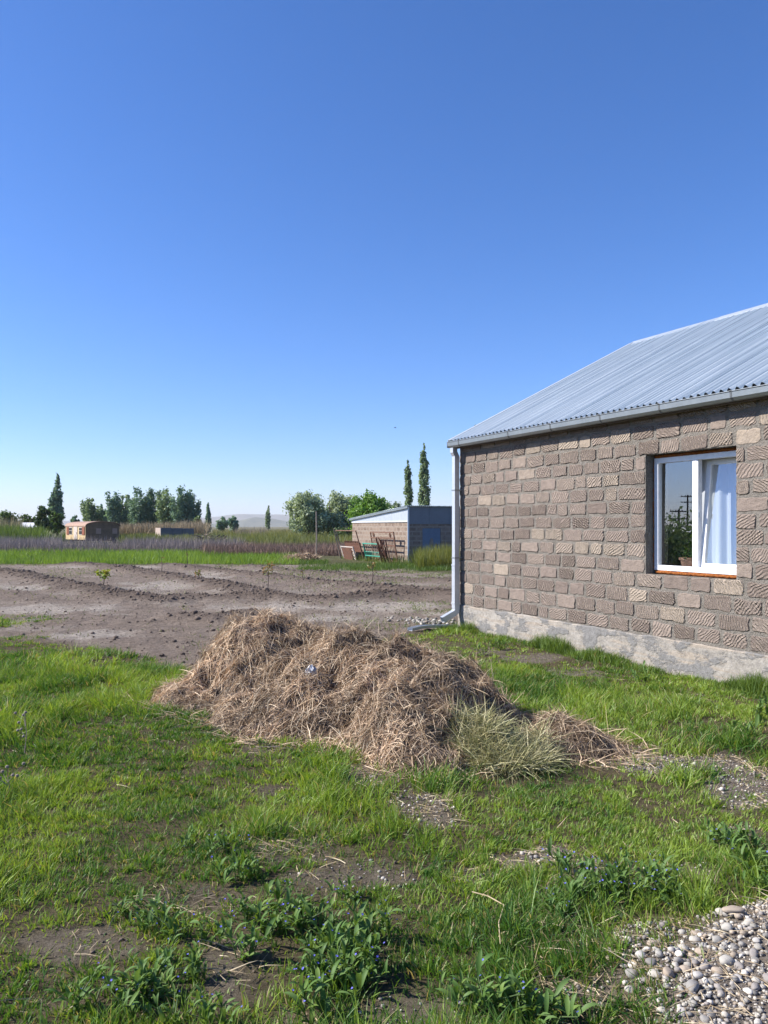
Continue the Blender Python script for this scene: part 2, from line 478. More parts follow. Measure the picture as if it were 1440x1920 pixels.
nz = nt.nodes.new('ShaderNodeTexNoise'); nz.inputs['Scale'].default_value = 9; nz.inputs['Detail'].default_value = 3
addv = nt.nodes.new('ShaderNodeVectorMath'); addv.operation = 'ADD'
comb = nt.nodes.new('ShaderNodeCombineXYZ'); nt.links.new(mth('MULTIPLY', rnd, 50.0), comb.inputs[1])
nt.links.new(tc.outputs['Object'], addv.inputs[0]); nt.links.new(comb.outputs[0], addv.inputs[1])
nt.links.new(addv.outputs[0], nz.inputs['Vector'])
warp = mth('MULTIPLY', mth('SUBTRACT', nz.outputs['Fac'], 0.5), 0.075)
ph = mth('ADD', mth('ADD', mth('MULTIPLY', sep.outputs[0], mth('SINE', ang)), mth('MULTIPLY', sep.outputs[2], mth('COSINE', ang))), warp)
st1 = mth('SINE', mth('MULTIPLY', ph, mth('ADD', mth('MULTIPLY', r4, 60.0), 170.0)))
ang2 = mth('ADD', ang, 1.35)
ph2 = mth('ADD', mth('MULTIPLY', sep.outputs[0], mth('SINE', ang2)), mth('MULTIPLY', sep.outputs[2], mth('COSINE', ang2)))
st2 = mth('SINE', mth('MULTIPLY', mth('ADD', ph2, warp), 195.0))
cross = mth('GREATER_THAN', mth('FRACT', mth('MULTIPLY', rnd, 311.1)), 0.72)
st = mth('ADD', st1, mth('MULTIPLY', mth('MULTIPLY', st2, cross), 0.8))
depth = mth('MULTIPLY', mth('GREATER_THAN', mth('FRACT', mth('MULTIPLY', rnd, 523.7)), 0.2), mth('ADD', mth('MULTIPLY', r3, 0.6), 0.5))
n_big = nt.nodes.new('ShaderNodeTexNoise'); n_big.inputs['Scale'].default_value = 14; n_big.inputs['Detail'].default_value = 7; n_big.inputs['Roughness'].default_value = 0.7
nt.links.new(addv.outputs[0], n_big.inputs['Vector'])
patch = nt.nodes.new('ShaderNodeMapRange'); patch.inputs[1].default_value = 0.38; patch.inputs[2].default_value = 0.55
nt.links.new(n_big.outputs['Fac'], patch.inputs[0])
stripe = mth('MULTIPLY', mth('MULTIPLY', st, depth), patch.outputs[0])
hgt = mth('ADD', mth('MULTIPLY', stripe, 0.45), n_big.outputs['Fac'])
ramp = nt.nodes.new('ShaderNodeValToRGB'); cr_ = ramp.color_ramp
cr_.elements[0].position = 0.0; cr_.elements[0].color = (0.156, 0.127, 0.109, 1)
cr_.elements[1].position = 1.0; cr_.elements[1].color = (0.333, 0.281, 0.226, 1)
for p, c in ((0.3, (0.203, 0.167, 0.144, 1)), (0.6, (0.233, 0.192, 0.165, 1)), (0.85, (0.254, 0.212, 0.179, 1)), (0.93, (0.307, 0.260, 0.211, 1))):
    e = cr_.elements.new(p); e.color = c
nt.links.new(rnd, ramp.inputs[0])
bc = mixc(nt, 1.0, ramp.outputs[0], mixc(nt, n_big.outputs['Fac'], (0.55, 0.55, 0.55), (1.45, 1.42, 1.4)), 'MULTIPLY')
# groove contrast of the raking sun, painted as paler colour on the chisel ridges
sf = nt.nodes.new('ShaderNodeMapRange'); sf.inputs[1].default_value = 0.1; sf.inputs[2].default_value = 1.0; sf.inputs[4].default_value = 0.58
nt.links.new(stripe, sf.inputs[0])
bc = mixc(nt, sf.outputs[0], bc, (0.44, 0.375, 0.30))
princ(nt, out, bc, 0.95, 0, bump(nt, hgt, 1.0, 0.021), 0.1)
M['block'] = bm_

# concrete plinth
pm, nt, out = mat('patchy_concrete')
f1 = noise_fac(nt, 2.6, 7, 0.62, 'Object', 0.50, 0.56, (1, 1, 1.8)); f2 = noise_fac(nt, 22, 7, 0.7, 'Object', 0.3, 0.7); f3 = noise_fac(nt, 1.4, 5, 0.6, 'Object', 0.35, 0.65)
f4 = noise_fac(nt, 3.2, 4, 0.6, 'Object', 0.5, 0.62, (0.35, 1, 7))
c = mixc(nt, f3, (0.27, 0.25, 0.222), (0.36, 0.335, 0.30))
c = mixc(nt, f4, c, (0.33, 0.285, 0.235))
c = mixc(nt, f1, c, (0.205, 0.20, 0.193))
c = mixc(nt, 1.0, c, mixc(nt, f2, (0.7, 0.7, 0.7), (1.22, 1.22, 1.22)), 'MULTIPLY')
princ(nt, out, c, 0.95, 0, bump(nt, f2, 0.6, 0.012, bump(nt, f1, 0.7, 0.012)), 0.15)
M['plinth'] = pm

# plinth with an uneven top edge
vs = []; fs = []
n = 150
for i in range(n + 1):
    x = -0.02 + (HL + 0.04) * i / n
    zt = ZB - 0.004 + (float(fbm(np.array([x * 3.0]), np.array([0.5]), 5, 3)[0]) - 0.5) * 0.045
    yo = -0.03 + (float(fbm(np.array([x * 1.7]), np.array([7.5]), 6, 3)[0]) - 0.5) * 0.02
    vs += [(x, yo, -0.35), (x, yo, 0.15), (x, yo + 0.003, zt - 0.012), (x, yo + 0.013, zt), (x, 0.06, zt)]
for i in range(n):
    for k in range(4):
        a = i * 5 + k
        fs.append((a, a + 5, a + 6, a + 1))
plinth = pyd('foundation', vs, fs, M['plinth'], house, False)
plinth['label'] = 'pale patchy concrete foundation under the block wall'
mb = MB(); mb.box(-0.02, 0.4, 0.06, HD, -0.35, ZB - 0.01); mb.box(HL - 0.4, HL + 0.02, 0.06, HD, -0.35, ZB - 0.01); mb.box(0.4, HL - 0.4, HD - 0.4, HD + 0.02, -0.35, ZB - 0.01)
mb.box(0.4, HL - 0.4, 0.06, HD - 0.4, 0.2, 0.36)
mb.build('floor_slab', M['plinth'], house)

# walls
WT = 0.36
mb = MB()
mb.box(0, WX0, -0.005, WT, ZB - 0.02, ZT); mb.box(WX1, HL, -0.005, WT, ZB - 0.02, ZT)
mb.box(WX0, WX1, -0.005, WT, ZB - 0.02, WZ0 - 0.012); mb.box(WX0, WX1, -0.005, WT, WZ1 + 0.012, ZT)
wall = mb.build('wall', M['mortar'], house)
mb = MB()
for x0, x1 in ((0.0, 0.34), (HL - 0.34, HL)):
    mb.box(x0, x1, WT, HD - 0.34, ZB - 0.02, ZT)
    mb.add([(x0, 0.2, ZT), (x1, 0.2, ZT), (x1, HD - 0.2, ZT), (x0, HD - 0.2, ZT), (x0, HD / 2, 5.0), (x1, HD / 2, 5.0)],
           [(0, 1, 5, 4), (3, 4, 5, 2), (0, 4, 3), (1, 2, 5), (0, 3, 2, 1)])
mb.box(0, HL, HD - 0.34, HD, ZB - 0.02, ZT)
mb.build('wall', M['mortar'], house)
mb = MB(); mb.box(0.34, HL - 0.34, WT, HD - 0.34, 2.88, 2.96); mb.box(0.36, HL - 0.36, 4.0, 4.12, 0.36, 2.88); mb.box(2.6, 2.7, WT, 4.0, 0.36, 2.88); mb.box(6.9, 7.0, WT, 4.0, 0.36, 2.88)
mb.build('room_lining', M['plaster'], house)

# the blocks
def block_mesh(seed):
    r = random.Random(seed)
    out = []; per = 16
    hw, hh = 0.5, 0.5
    base_ = []
    for sx, sz, a0 in ((1, -1, -90), (1, 1, 0), (-1, 1, 90), (-1, -1, 180)):
        for k in range(2):
            a = R(a0 + 18 + 54 * k)
            base_.append((sx * (hw - 0.085) + math.cos(a) * 0.085, sz * (hh - 0.20) + math.sin(a) * 0.20))
        # a mid-edge point towards the next corner
        if (sx, sz) == (1, -1): base_ += [(hw, -0.15), (hw, 0.15)]
        if (sx, sz) == (1, 1): base_ += [(0.25, hh), (0, hh), (-0.25, hh)]
        if (sx, sz) == (-1, 1): base_ += [(-hw, 0.15), (-hw, -0.15)]
        if (sx, sz) == (-1, -1): base_ += [(-0.25, -hh), (0, -hh), (0.25, -hh)]
    base_ = [(x + r.uniform(-0.030, 0.022), z + r.uniform(-0.075, 0.06)) for x, z in base_]
    n = len(base_)
    vs = []
    for x, z in base_: vs.append((x, 0.045, z))
    for x, z in base_: vs.append((x, -0.006, z))
    for x, z in base_: vs.append((x * 0.965, -0.014 + r.uniform(-0.003, 0.003), z * 0.90))
    fs = []
    for ring in (0, n):
        for k in range(n):
            k2 = (k + 1) % n
            fs.append((ring + k, ring + k2, ring + n + k2, ring + n + k))
    fs.append(tuple(2 * n + k for k in range(n)))
    me = bpy.data.meshes.new('block'); me.from_pydata(vs, [], [f[::-1] if True else f for f in fs])
    bm = bmesh.new(); bm.from_mesh(me); bmesh.ops.recalc_face_normals(bm, faces=bm.faces); bm.to_mesh(me); bm.free()
    return me
# each mesh comes at real size in a few widths, so the chisel grooves keep their scale
BW = [0.20, 0.27, 0.30, 0.33, 0.36, 0.39]
bmeshes = {}
for w in BW:
    for s in range(5):
        me = block_mesh(int(w * 1000) + s)
        me.transform(Matrix.Diagonal((w, 1, 0.152, 1)))
        me.materials.append(M['block'])
        bmeshes.setdefault(w, []).append(me)
rows = [ZB + 0.185 * k for k in range(4)] + [1.14 + 0.17575 * k for k in range(8)] + [2.546 + 0.185 * k for k in range(4)]
rb = random.Random(11)
far_v = []; far_f = []
for k in range(15):
    z0, z1 = rows[k], rows[k + 1]
    segs = [(0.0, HL)] if not (4 <= k < 12) else [(0.0, WX0), (WX1, HL)]
    for a, b in segs:
        x = a - (rb.choice([0, 0.12, 0.2]) if k % 2 else 0)
        while x < b - 0.05:
            w = rb.choice([0.27, 0.30, 0.33, 0.33, 0.36, 0.36, 0.39]) if rb.random() > 0.07 else 0.20
            jx = rb.uniform(0.028, 0.05)
            x0 = max(x, a + 0.004); x1 = x + w
            if b - x1 < 0.16: x1 = b - 0.006
            x1 = min(x1, b - 0.006)
            ww = x1 - x0
            if ww > 0.06:
                near_w = min(BW, key=lambda q: abs(q - ww))
                me = rb.choice(bmeshes[near_w])
                cx = (x0 + x1) / 2; cz = (z0 + z1) / 2 + rb.uniform(-0.008, 0.008)
                yy = rb.uniform(-0.005, 0.003)
                szz = rb.uniform(0.94, 1.06) * (z1 - z0 - 0.030) / 0.152
                mtx = Matrix.Translation((cx, yy, cz)) @ Matrix.Rotation(R(rb.uniform(-0.9, 0.9)), 4, 'Y') @ Matrix.Rotation(R(rb.uniform(-0.5, 0.5)), 4, 'Z') @ Matrix.Diagonal((ww / near_w, 1, szz, 1))
                if x0 < 6.55:
                    o = bpy.data.objects.new('block', me); link(o, wall); o.matrix_local = mtx
                else:
                    bs = len(far_v)
                    far_v += [mtx @ v.co for v in me.vertices]; far_f += [tuple(i + bs for i in p.vertices) for p in me.polygons]
            x = x1 + jx
            if x1 >= b - 0.01: break
o = pyd('block', far_v, far_f, M['block'], wall); o['kind'] = 'stuff'
# mortar smears lying over the joints
vs = []; fs = []
# ---- roof
EY, EZ, RY, RZ = -0.165, 3.10, HD / 2, 5.17
slope = Vector((0, RY - EY, RZ - EZ)); SL = slope.length
rm, nt, out = mat('corrugated_zinc')
tc = nt.nodes.new('ShaderNodeTexCoord'); oi = nt.nodes.new('ShaderNodeObjectInfo')
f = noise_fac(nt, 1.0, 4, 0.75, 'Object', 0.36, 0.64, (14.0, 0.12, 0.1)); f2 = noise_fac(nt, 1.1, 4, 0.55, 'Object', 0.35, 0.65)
c = mixc(nt, f, (0.42, 0.52, 0.56), (0.86, 0.92, 0.91)); c = mixc(nt, mixc(nt, 0.5, f2, oi.outputs['Random']), mixc(nt, 0.35, c, (0.42, 0.50, 0.53)), c)  # pale rib streaks paint sun and sky reflections into the zinc colour
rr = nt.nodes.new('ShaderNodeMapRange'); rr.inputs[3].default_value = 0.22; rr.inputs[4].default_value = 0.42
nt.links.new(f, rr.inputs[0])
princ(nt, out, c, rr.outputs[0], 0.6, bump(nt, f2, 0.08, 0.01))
M['zinc'] = rm
lam, amp, shw = 0.10, 0.021, 1.0
def sheet_mesh():
    per = 10; nw = 10; n = per * nw + 5
    vs = []; fs = []
    ns = 5
    for j in range(ns):
        for i in range(n + 1):
            x = i * lam / per
            vs.append((x, SL * j / (ns - 1), amp * math.cos(2 * math.pi * x / lam)))
    for j in range(ns - 1):
        for i in range(n):
            a = j * (n + 1) + i
            fs.append((a, a + 1, a + n + 2, a + n + 1))
    me = bpy.data.meshes.new('roof_sheet'); me.from_pydata(vs, [], fs)
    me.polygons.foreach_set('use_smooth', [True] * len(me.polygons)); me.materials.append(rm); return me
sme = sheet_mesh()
roof = empty('roof'); roof.parent = house
pitch = math.atan2(RZ - EZ, RY - EY)
ns = 12
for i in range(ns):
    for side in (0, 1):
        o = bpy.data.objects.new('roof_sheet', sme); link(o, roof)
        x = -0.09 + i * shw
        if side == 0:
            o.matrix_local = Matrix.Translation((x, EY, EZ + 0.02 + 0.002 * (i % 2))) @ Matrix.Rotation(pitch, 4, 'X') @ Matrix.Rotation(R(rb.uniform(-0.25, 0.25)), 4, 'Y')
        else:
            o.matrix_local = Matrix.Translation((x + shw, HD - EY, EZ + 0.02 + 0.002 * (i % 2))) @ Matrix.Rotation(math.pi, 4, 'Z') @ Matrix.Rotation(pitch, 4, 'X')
RX0, RX1 = -0.10, -0.09 + ns * shw + 0.05
mb = MB()   # ridge cap
for i in range(6):
    xa = RX0 - 0.01 + (RX1 - RX0 + 0.02) * i / 6; xb = RX0 + (RX1 - RX0 + 0.02) * (i + 1) / 6 + 0.02
    dz = 0.004 * (i % 2)
    p = [(-0.17, -0.050), (0, 0.045), (0.17, -0.050)]
    vs = []
    for x in (xa, xb):
        for (yy, zz) in p: vs.append((x, RY + yy, RZ + zz + dz))
        for (yy, zz) in p: vs.append((x, RY + yy, RZ + zz + dz - 0.006))
    mb.add(vs, [(0,1,7,6),(1,2,8,7),(3,9,10,4),(4,10,11,5),(0,6,9,3),(2,5,11,8),(0,3,4,1),(1,4,5,2),(6,7,10,9),(7,8,11,10)])
mb.build('ridge_cap', M['galv'], roof)
mb = MB()   # verge flashing on the gable edge
ca, sa = math.cos(pitch), math.sin(pitch)
def verge(sgn):
    ys_ = EY if sgn > 0 else HD - EY
    vs = []
    for t in (0.0, SL - 0.1):
        y = ys_ + sgn * t * ca; z = EZ + 0.02 + t * sa
        vs += [(RX0 - 0.025, y, z - 0.09), (RX0 - 0.025, y, z + 0.026), (RX0 + 0.085, y, z + 0.030), (RX0 + 0.085, y, z + 0.022), (RX0 - 0.018, y, z + 0.018), (RX0 - 0.018, y, z - 0.09)]
    mb.add(vs, [(k, (k + 1) % 6, 6 + (k + 1) % 6, 6 + k) for k in range(6)] + [(5,4,3,2,1,0), (6,7,8,9,10,11)])
verge(1); verge(-1)
mb.build('verge_flashing', M['galv'], roof)
mb = MB()   # eave lath and dark boarding behind the gutter, roof underside
mb.box(0.0, HL, -0.085, 0.10, 3.02, 3.045)
mb.box(0.0, HL, -0.115, -0.09, 2.985, 3.10)
mb.build('eave_board', M['fascia'], roof)
# gutter
gut = empty('gutter'); gut.parent = house
prof = [(-0.125, 3.095), (-0.125, 3.012), (-0.135, 3.0), (-0.195, 3.0), (-0.222, 3.03), (-0.228, 3.088), (-0.238, 3.094), (-0.234, 3.100), (-0.222, 3.094), (-0.216, 3.034), (-0.192, 3.006), (-0.137, 3.006), (-0.130, 3.014), (-0.130, 3.095)]
def gutter_run(x0, x1, off, name, m):
    vs = []
    for x in (x0, x1):
        for (y, z) in prof:
            cy, cz = -0.18, 3.045
            vs.append((x, cy + (y - cy) * (1 + off), cz + (z - cz) * (1 + off)))
    n = len(prof)
    return MB().add(vs, [(k, (k + 1) % n, n + (k + 1) % n, n + k) for k in range(n)] + [tuple(range(n))[::-1], tuple(range(n, 2 * n))]).build(name, m, gut)
js = [0.30] + [0.68 + 0.98 * i for i in range(1, 12)]
xa = -0.05
for j, x in enumerate(js + [HL]):
    gutter_run(xa, x, 0, 'gutter_length', M['gutter'])
    if x < HL: gutter_run(x - 0.012, x + 0.012, 0.06, 'joint_band', M['joint'])
    xa = x
MB().box(-0.056, -0.048, -0.228, -0.128, 3.003, 3.096).build('end_cap', M['gutter'], gut)
# downpipe
dp = empty('downpipe'); dp.parent = house
def sq_tube(mb, pts, hw):
    pts = [Vector(p) for p in pts]; vs = []; fs = []
    for i, p in enumerate(pts):
        d = (pts[min(i+1, len(pts)-1)] - pts[max(i-1, 0)]).normalized()
        a = Vector((1, 0, 0)); b = d.cross(a).normalized()
        for sx, sy in ((-1,-1),(1,-1),(1,1),(-1,1)): vs.append(p + a * hw * sx + b * hw * sy)
    for i in range(len(pts)-1):
        for k in range(4):
            fs.append((i*4+k, i*4+(k+1)%4, (i+1)*4+(k+1)%4, (i+1)*4+k))
    mb.add(vs, fs + [(3,2,1,0)]); return mb
PX, PY = 0.035, -0.112
sq_tube(MB(), [(PX, -0.15, 3.0), (PX, -0.15, 2.93), (PX, PY, 2.86), (PX, PY, 1.05)], 0.044).build('pipe', M['galv'], dp)
sq_tube(MB(), [(PX, PY, 1.07), (PX, PY, 0.36), (PX, PY, 0.30), (PX, PY - 0.05, 0.26), (PX, PY - 0.26, 0.165)], 0.047).build('pipe', M['galv'], dp)
for z in (1.06, 0.43):
    MB().box(PX - 0.053, PX + 0.053, PY - 0.053, PY + 0.053, z - 0.012, z + 0.012).build('pipe_collar', M['galv'], dp)
for z in (1.18, 2.3):
    MB().box(PX - 0.054, PX + 0.054, PY - 0.050, 0.03, z - 0.010, z + 0.010).build('wall_clamp', M['gutter'], dp)

# ---- window
win = empty('window'); win.parent = house
FY = 0.12
fx0, fx1, fz0, fz1 = WX0 + 0.012, WX1 - 0.004, WZ0 + 0.035, WZ1 - 0.028
MXC = 4.806
fw = 0.062
mb = MB()
mb.box(fx0, fx0 + fw, FY, FY + 0.065, fz0, fz1)
mb.build('frame', M['pvc'], win, bevel=0.004)
MB().box(fx1 - fw, fx1, FY, FY + 0.065, fz0, fz1).build('frame', M['pvc'], win, bevel=0.004)
MB().box(fx0 + fw, fx1 - fw, FY, FY + 0.065, fz0, fz0 + fw).build('frame', M['pvc'], win, bevel=0.004)
MB().box(fx0 + fw, fx1 - fw, FY, FY + 0.065, fz1 - fw, fz1).build('frame', M['pvc'], win, bevel=0.004)
MB().box(MXC - 0.042, MXC + 0.042, FY + 0.002, FY + 0.067, fz0 + fw, fz1 - fw).build('mullion', M['pvc'], win, bevel=0.004)
gmat, nt, out = mat('window_glass')
tr = nt.nodes.new('ShaderNodeBsdfTransparent'); tr.inputs[0].default_value = (0.88, 0.91, 0.92, 1)
gl = nt.nodes.new('ShaderNodeBsdfGlossy'); gl.inputs['Roughness'].default_value = 0.0
gl.inputs[0].default_value = (0.95, 0.97, 1, 1)
fr = nt.nodes.new('ShaderNodeFresnel'); fr.inputs['IOR'].default_value = 2.8          # both faces of the double glazing together
gm_ = nt.nodes.new('ShaderNodeNewGeometry'); mg = nt.nodes.new('ShaderNodeMath'); mg.operation = 'MULTIPLY_ADD'; mg.use_clamp = True
ng = nt.nodes.new('ShaderNodeMath'); ng.operation = 'MULTIPLY'; ng.inputs[1].default_value = -2.0
nt.links.new(gm_.outputs['Backfacing'], ng.inputs[0])
nt.links.new(ng.outputs[0], mg.inputs[0]); mg.inputs[1].default_value = 1.0; nt.links.new(fr.outputs[0], mg.inputs[2])
mx = nt.nodes.new('ShaderNodeMixShader')
nt.links.new(mg.outputs[0], mx.inputs[0]); nt.links.new(tr.outputs[0], mx.inputs[1]); nt.links.new(gl.outputs[0], mx.inputs[2])
nt.links.new(mx.outputs[0], out.inputs['Surface'])
def pane(x0, x1, z0, z1, y, tilt):
    o = MB().box(x0, x1, -0.003, 0.003, 0, z1 - z0).build('pane', gmat, win)
    o.matrix_local = Matrix.Translation((0, y, z0)) @ Matrix.Rotation(tilt, 4, 'X'); return o
pane(fx0 + fw - 0.01, MXC - 0.034, fz0 + fw - 0.01, fz1 - fw + 0.01, FY + 0.03, R(0.45) * -1)
# tilted sash: hinged at its foot, leaning into the room
sx0, sx1 = MXC + 0.036, fx1 - fw + 0.012
sz0, sz1 = fz0 + fw - 0.012, fz1 - fw + 0.012
tl = -math.atan2(0.115, sz1 - sz0)
sw = 0.060
sash = MB()
sash.box(sx0, sx0 + sw, 0, 0.055, 0, sz1 - sz0); sash.box(sx1 - sw, sx1, 0, 0.055, 0, sz1 - sz0)
sash.box(sx0 + sw, sx1 - sw, 0, 0.055, 0, sw); sash.box(sx0 + sw, sx1 - sw, 0, 0.055, sz1 - sz0 - sw, sz1 - sz0)
so = sash.build('sash', M['pvc'], win, bevel=0.004)
SM = Matrix.Translation((0, FY + 0.035, sz0)) @ Matrix.Rotation(tl, 4, 'X')
so.matrix_local = SM
o = MB().box(sx0 + sw - 0.008, sx1 - sw + 0.008, 0.022, 0.028, sw - 0.008, sz1 - sz0 - sw + 0.008).build('pane', gmat, win); o.matrix_local = SM
hd = MB(); hd.box(sx0 + 0.018, sx0 + 0.042, 0.052, 0.075, 0.56, 0.63); hd.box(sx0 + 0.02, sx0 + 0.04, 0.07, 0.095, 0.58, 0.72)
o = hd.build('handle', M['pvc'], win, bevel=0.003); o.matrix_local = SM
MB().box(MXC + 0.038, MXC + 0.050, FY - 0.004, FY + 0.02, 1.80, 1.86).build('latch', M['galv'], win)
MB().box(WX0 + 0.02, WX1 - 0.02, FY + 0.075, WT + 0.12, WZ0 + 0.045, WZ0 + 0.07).build('inner_sill', M['pvc'], win)
def foam_strip(x0, x1, z0, z1, vertical=False):
    vs = []; fs = []; n = 44
    for i in range(n + 1):
        t = i / n
        for (a, dy) in ((0, 0.0), (0.5, -0.022), (1, 0.0)):
            j = rb.uniform(-0.006, 0.006)
            if not vertical: vs.append((x0 + (x1 - x0) * t, FY + 0.012 + dy + rb.uniform(-0.012, 0.012), z0 + (z1 - z0) * a + j))
            else: vs.append((x0 + (x1 - x0) * a + j, FY + 0.012 + dy + rb.uniform(-0.012, 0.012), z0 + (z1 - z0) * t))
        if not vertical: vs.append((x0 + (x1 - x0) * t, FY + 0.08, (z0 + z1) / 2))
        else: vs.append(((x0 + x1) / 2, FY + 0.08, z0 + (z1 - z0) * t))
    for i in range(n):
        for k in range(4):
            a = i * 4 + k; b = i * 4 + (k + 1) % 4
            fs.append((a, a + 4, b + 4, b))
    return pyd('foam_seal', vs, fs, M['foam'], win, True)
foam_strip(WX0 + 0.03, WX1 - 0.02, WZ0 - 0.008, fz0 + 0.002)
foam_strip(WX0 + 0.02, WX1 - 0.02, fz1 - 0.002, WZ1 + 0.012)
foam_strip(WX0 - 0.004, fx0 + 0.004, WZ0 + 0.05, WZ1 - 0.05, True)

# curtain and flowerpot inside
def curtain(x0, x1, y, z0, z1, seed, label):
    n = 120; r = random.Random(seed); vs = []; fs = []
    ph = [r.uniform(0, 6) for _ in range(4)]
    for j in range(9):
        t = j / 8.0
        for i in range(n + 1):
            u = i / n; x = x0 + (x1 - x0) * u
            d = 0.030 * math.sin(u * 34 + ph[0] + 0.7 * math.sin(3 * t)) + 0.018 * math.sin(u * 71 + ph[1]) + 0.012 * math.sin(u * 13 + ph[2] + t)
            vs.append((x + 0.012 * math.sin(u * 34 + ph[3]), y + d * (0.55 + 0.45 * (1 - t)), z0 + (z1 - z0) * t))
    for j in range(8):
        for i in range(n):
            a = j * (n + 1) + i; fs.append((a, a + 1, a + n + 2, a + n + 1))
    ob = pyd('curtain', [HMX @ Vector(v) for v in vs], fs, M['curtain'], None, True)
    s = ob.modifiers.new('thickness', 'SOLIDIFY'); s.thickness = 0.0015
    return tag(ob, label, 'curtain')
HMX = Matrix.Translation(HC) @ Matrix.Rotation(HANG, 4, 'Z')
cm, nt, out = mat('thin_white_curtain')
d = nt.nodes.new('ShaderNodeBsdfDiffuse'); d.inputs[0].default_value = (0.80, 0.80, 0.83, 1)
t = nt.nodes.new('ShaderNodeBsdfTranslucent'); t.inputs[0].default_value = (0.75, 0.75, 0.8, 1)
m1 = nt.nodes.new('ShaderNodeMixShader'); m1.inputs[0].default_value = 0.35
nt.links.new(d.outputs[0], m1.inputs[1]); nt.links.new(t.outputs[0], m1.inputs[2]); nt.links.new(m1.outputs[0], out.inputs['Surface'])
M['curtain'] = cm
curtain(4.50, 5.62, 0.52, 0.75, 2.72, 3, 'thin white curtain hanging behind the tilted window sash')
pot = empty('flowerpot', HMX @ Vector((4.50, 0.33, WZ0 + 0.071)), 0)
tag(pot, 'pale terracotta flowerpot on the sill behind the closed pane', 'flowerpot')
MB().lathe([(0.055, 0), (0.075, 0.085), (0.078, 0.09), (0.092, 0.092), (0.094, 0.118), (0.082, 0.12), (0.078, 0.09)], 24).build('pot', M['terracotta'], pot, True)
lv = []; lf = []; lc = []
for i in range(60):
    a = random.uniform(0, 6.28); h = random.uniform(0.1, 0.24); rr_ = random.uniform(0.01, 0.12)
    p = Vector((rr_ * math.cos(a), rr_ * math.sin(a), h)); q = Vector((math.cos(a), math.sin(a), 0.3)).normalized() * 0.05; s = Vector((-math.sin(a), math.cos(a), 0)) * 0.02
    b = len(lv); lv += [p, p + q * 0.5 + s, p + q, p + q * 0.5 - s]; lf.append((b, b + 1, b + 2, b + 3)); lc += [(0.03, 0.07, 0.025, 1)] * 4
pyd('foliage', lv, lf, M['leaves'], pot, False, lc)

# ================================================================== STRANDS
def strands(base, length, width, yaw, rise, bend, col, seg=3, droop=0.0, curl=None):
    """ribbons: base (n,3); rise angle from ground; returns V, quads, tris, colours"""
    n = len(base)
    r = np.random.default_rng(n)
    d = np.stack([np.cos(yaw) * np.cos(rise), np.sin(yaw) * np.cos(rise), np.sin(rise)], 1)
    tw = r.uniform(0, np.pi, n)
    side0 = np.stack([-np.sin(yaw), np.cos(yaw), np.zeros(n)], 1)
    side1 = np.cross(d, side0)
    side = side0 * np.cos(tw)[:, None] * 1.0 + side1 * np.sin(tw)[:, None]
    pts = [base]; p = base.copy(); cd = d.copy()
    ax = np.stack([np.cos(yaw), np.sin(yaw), np.zeros(n)], 1)
    for k in range(seg):
        p = p + cd * (length / seg)[:, None]
        pts.append(p)
        cd = cd + ax * (bend / seg)[:, None] - np.array([0, 0, 1.0]) * (droop / seg if np.isscalar(droop) else (droop / seg)[:, None])
        if curl is not None:
            cd = cd + side0 * (curl / seg)[:, None] * (1 if k % 2 == 0 else r.uniform(-1, 1))
        cd = cd / np.linalg.norm(cd, axis=1, keepdims=True)
    V = []; C = []
    for k, q in enumerate(pts[:-1]):
        w = width * (1.0 if k == 0 else (1 - 0.75 * (k / seg) ** 1.5))
        V.append(q - side * w[:, None] * 0.5); V.append(q + side * w[:, None] * 0.5)
    V.append(pts[-1])
    m = 2 * seg + 1
    V = np.stack(V, 1).reshape(-1, 3)
    b = (np.arange(n) * m)[:, None]
    Q = np.concatenate([b + np.array([[2*k, 2*k+1, 2*k+3, 2*k+2]]) for k in range(seg - 1)], 0) if seg > 1 else None
    T = b + np.array([[2*seg-2, 2*seg-1, 2*seg]])
    Cc = np.repeat(col, m, axis=0)
    return V, Q, T, Cc
def stuff_obj(name, parts, m, label, cat, parent=None):
    V = []; Q = []; T = []; C = []; n = 0
    for v, q, t, c in parts:
        V.append(v); C.append(c)
        if q is not None: Q.append(q + n)
        if t is not None: T.append(t + n)
        n += len(v)
    me = npmesh(name, np.concatenate(V), np.concatenate(Q) if Q else None, np.concatenate(T) if T else None, np.concatenate(C))
    o = mesh_obj(name, me, m, parent); o['kind'] = 'stuff'
    if parent is None: tag(o, label, cat)
    elif label: o['label'] = label
    return o
def sample_area(n, x0, x1, y0, y1):
    return rng.uniform(x0, x1, n), rng.uniform(y0, y1, n)
def in_house(x, y, pad=0.04):
    lx = (x - HC.x) * UX + (y - HC.y) * UY
    ly = (x - HC.x) * (-UY) + (y - HC.y) * UX
    return (lx > -pad) & (ly > -pad)
def lerp(a, b, t): return a + (b - a) * t[:, None]

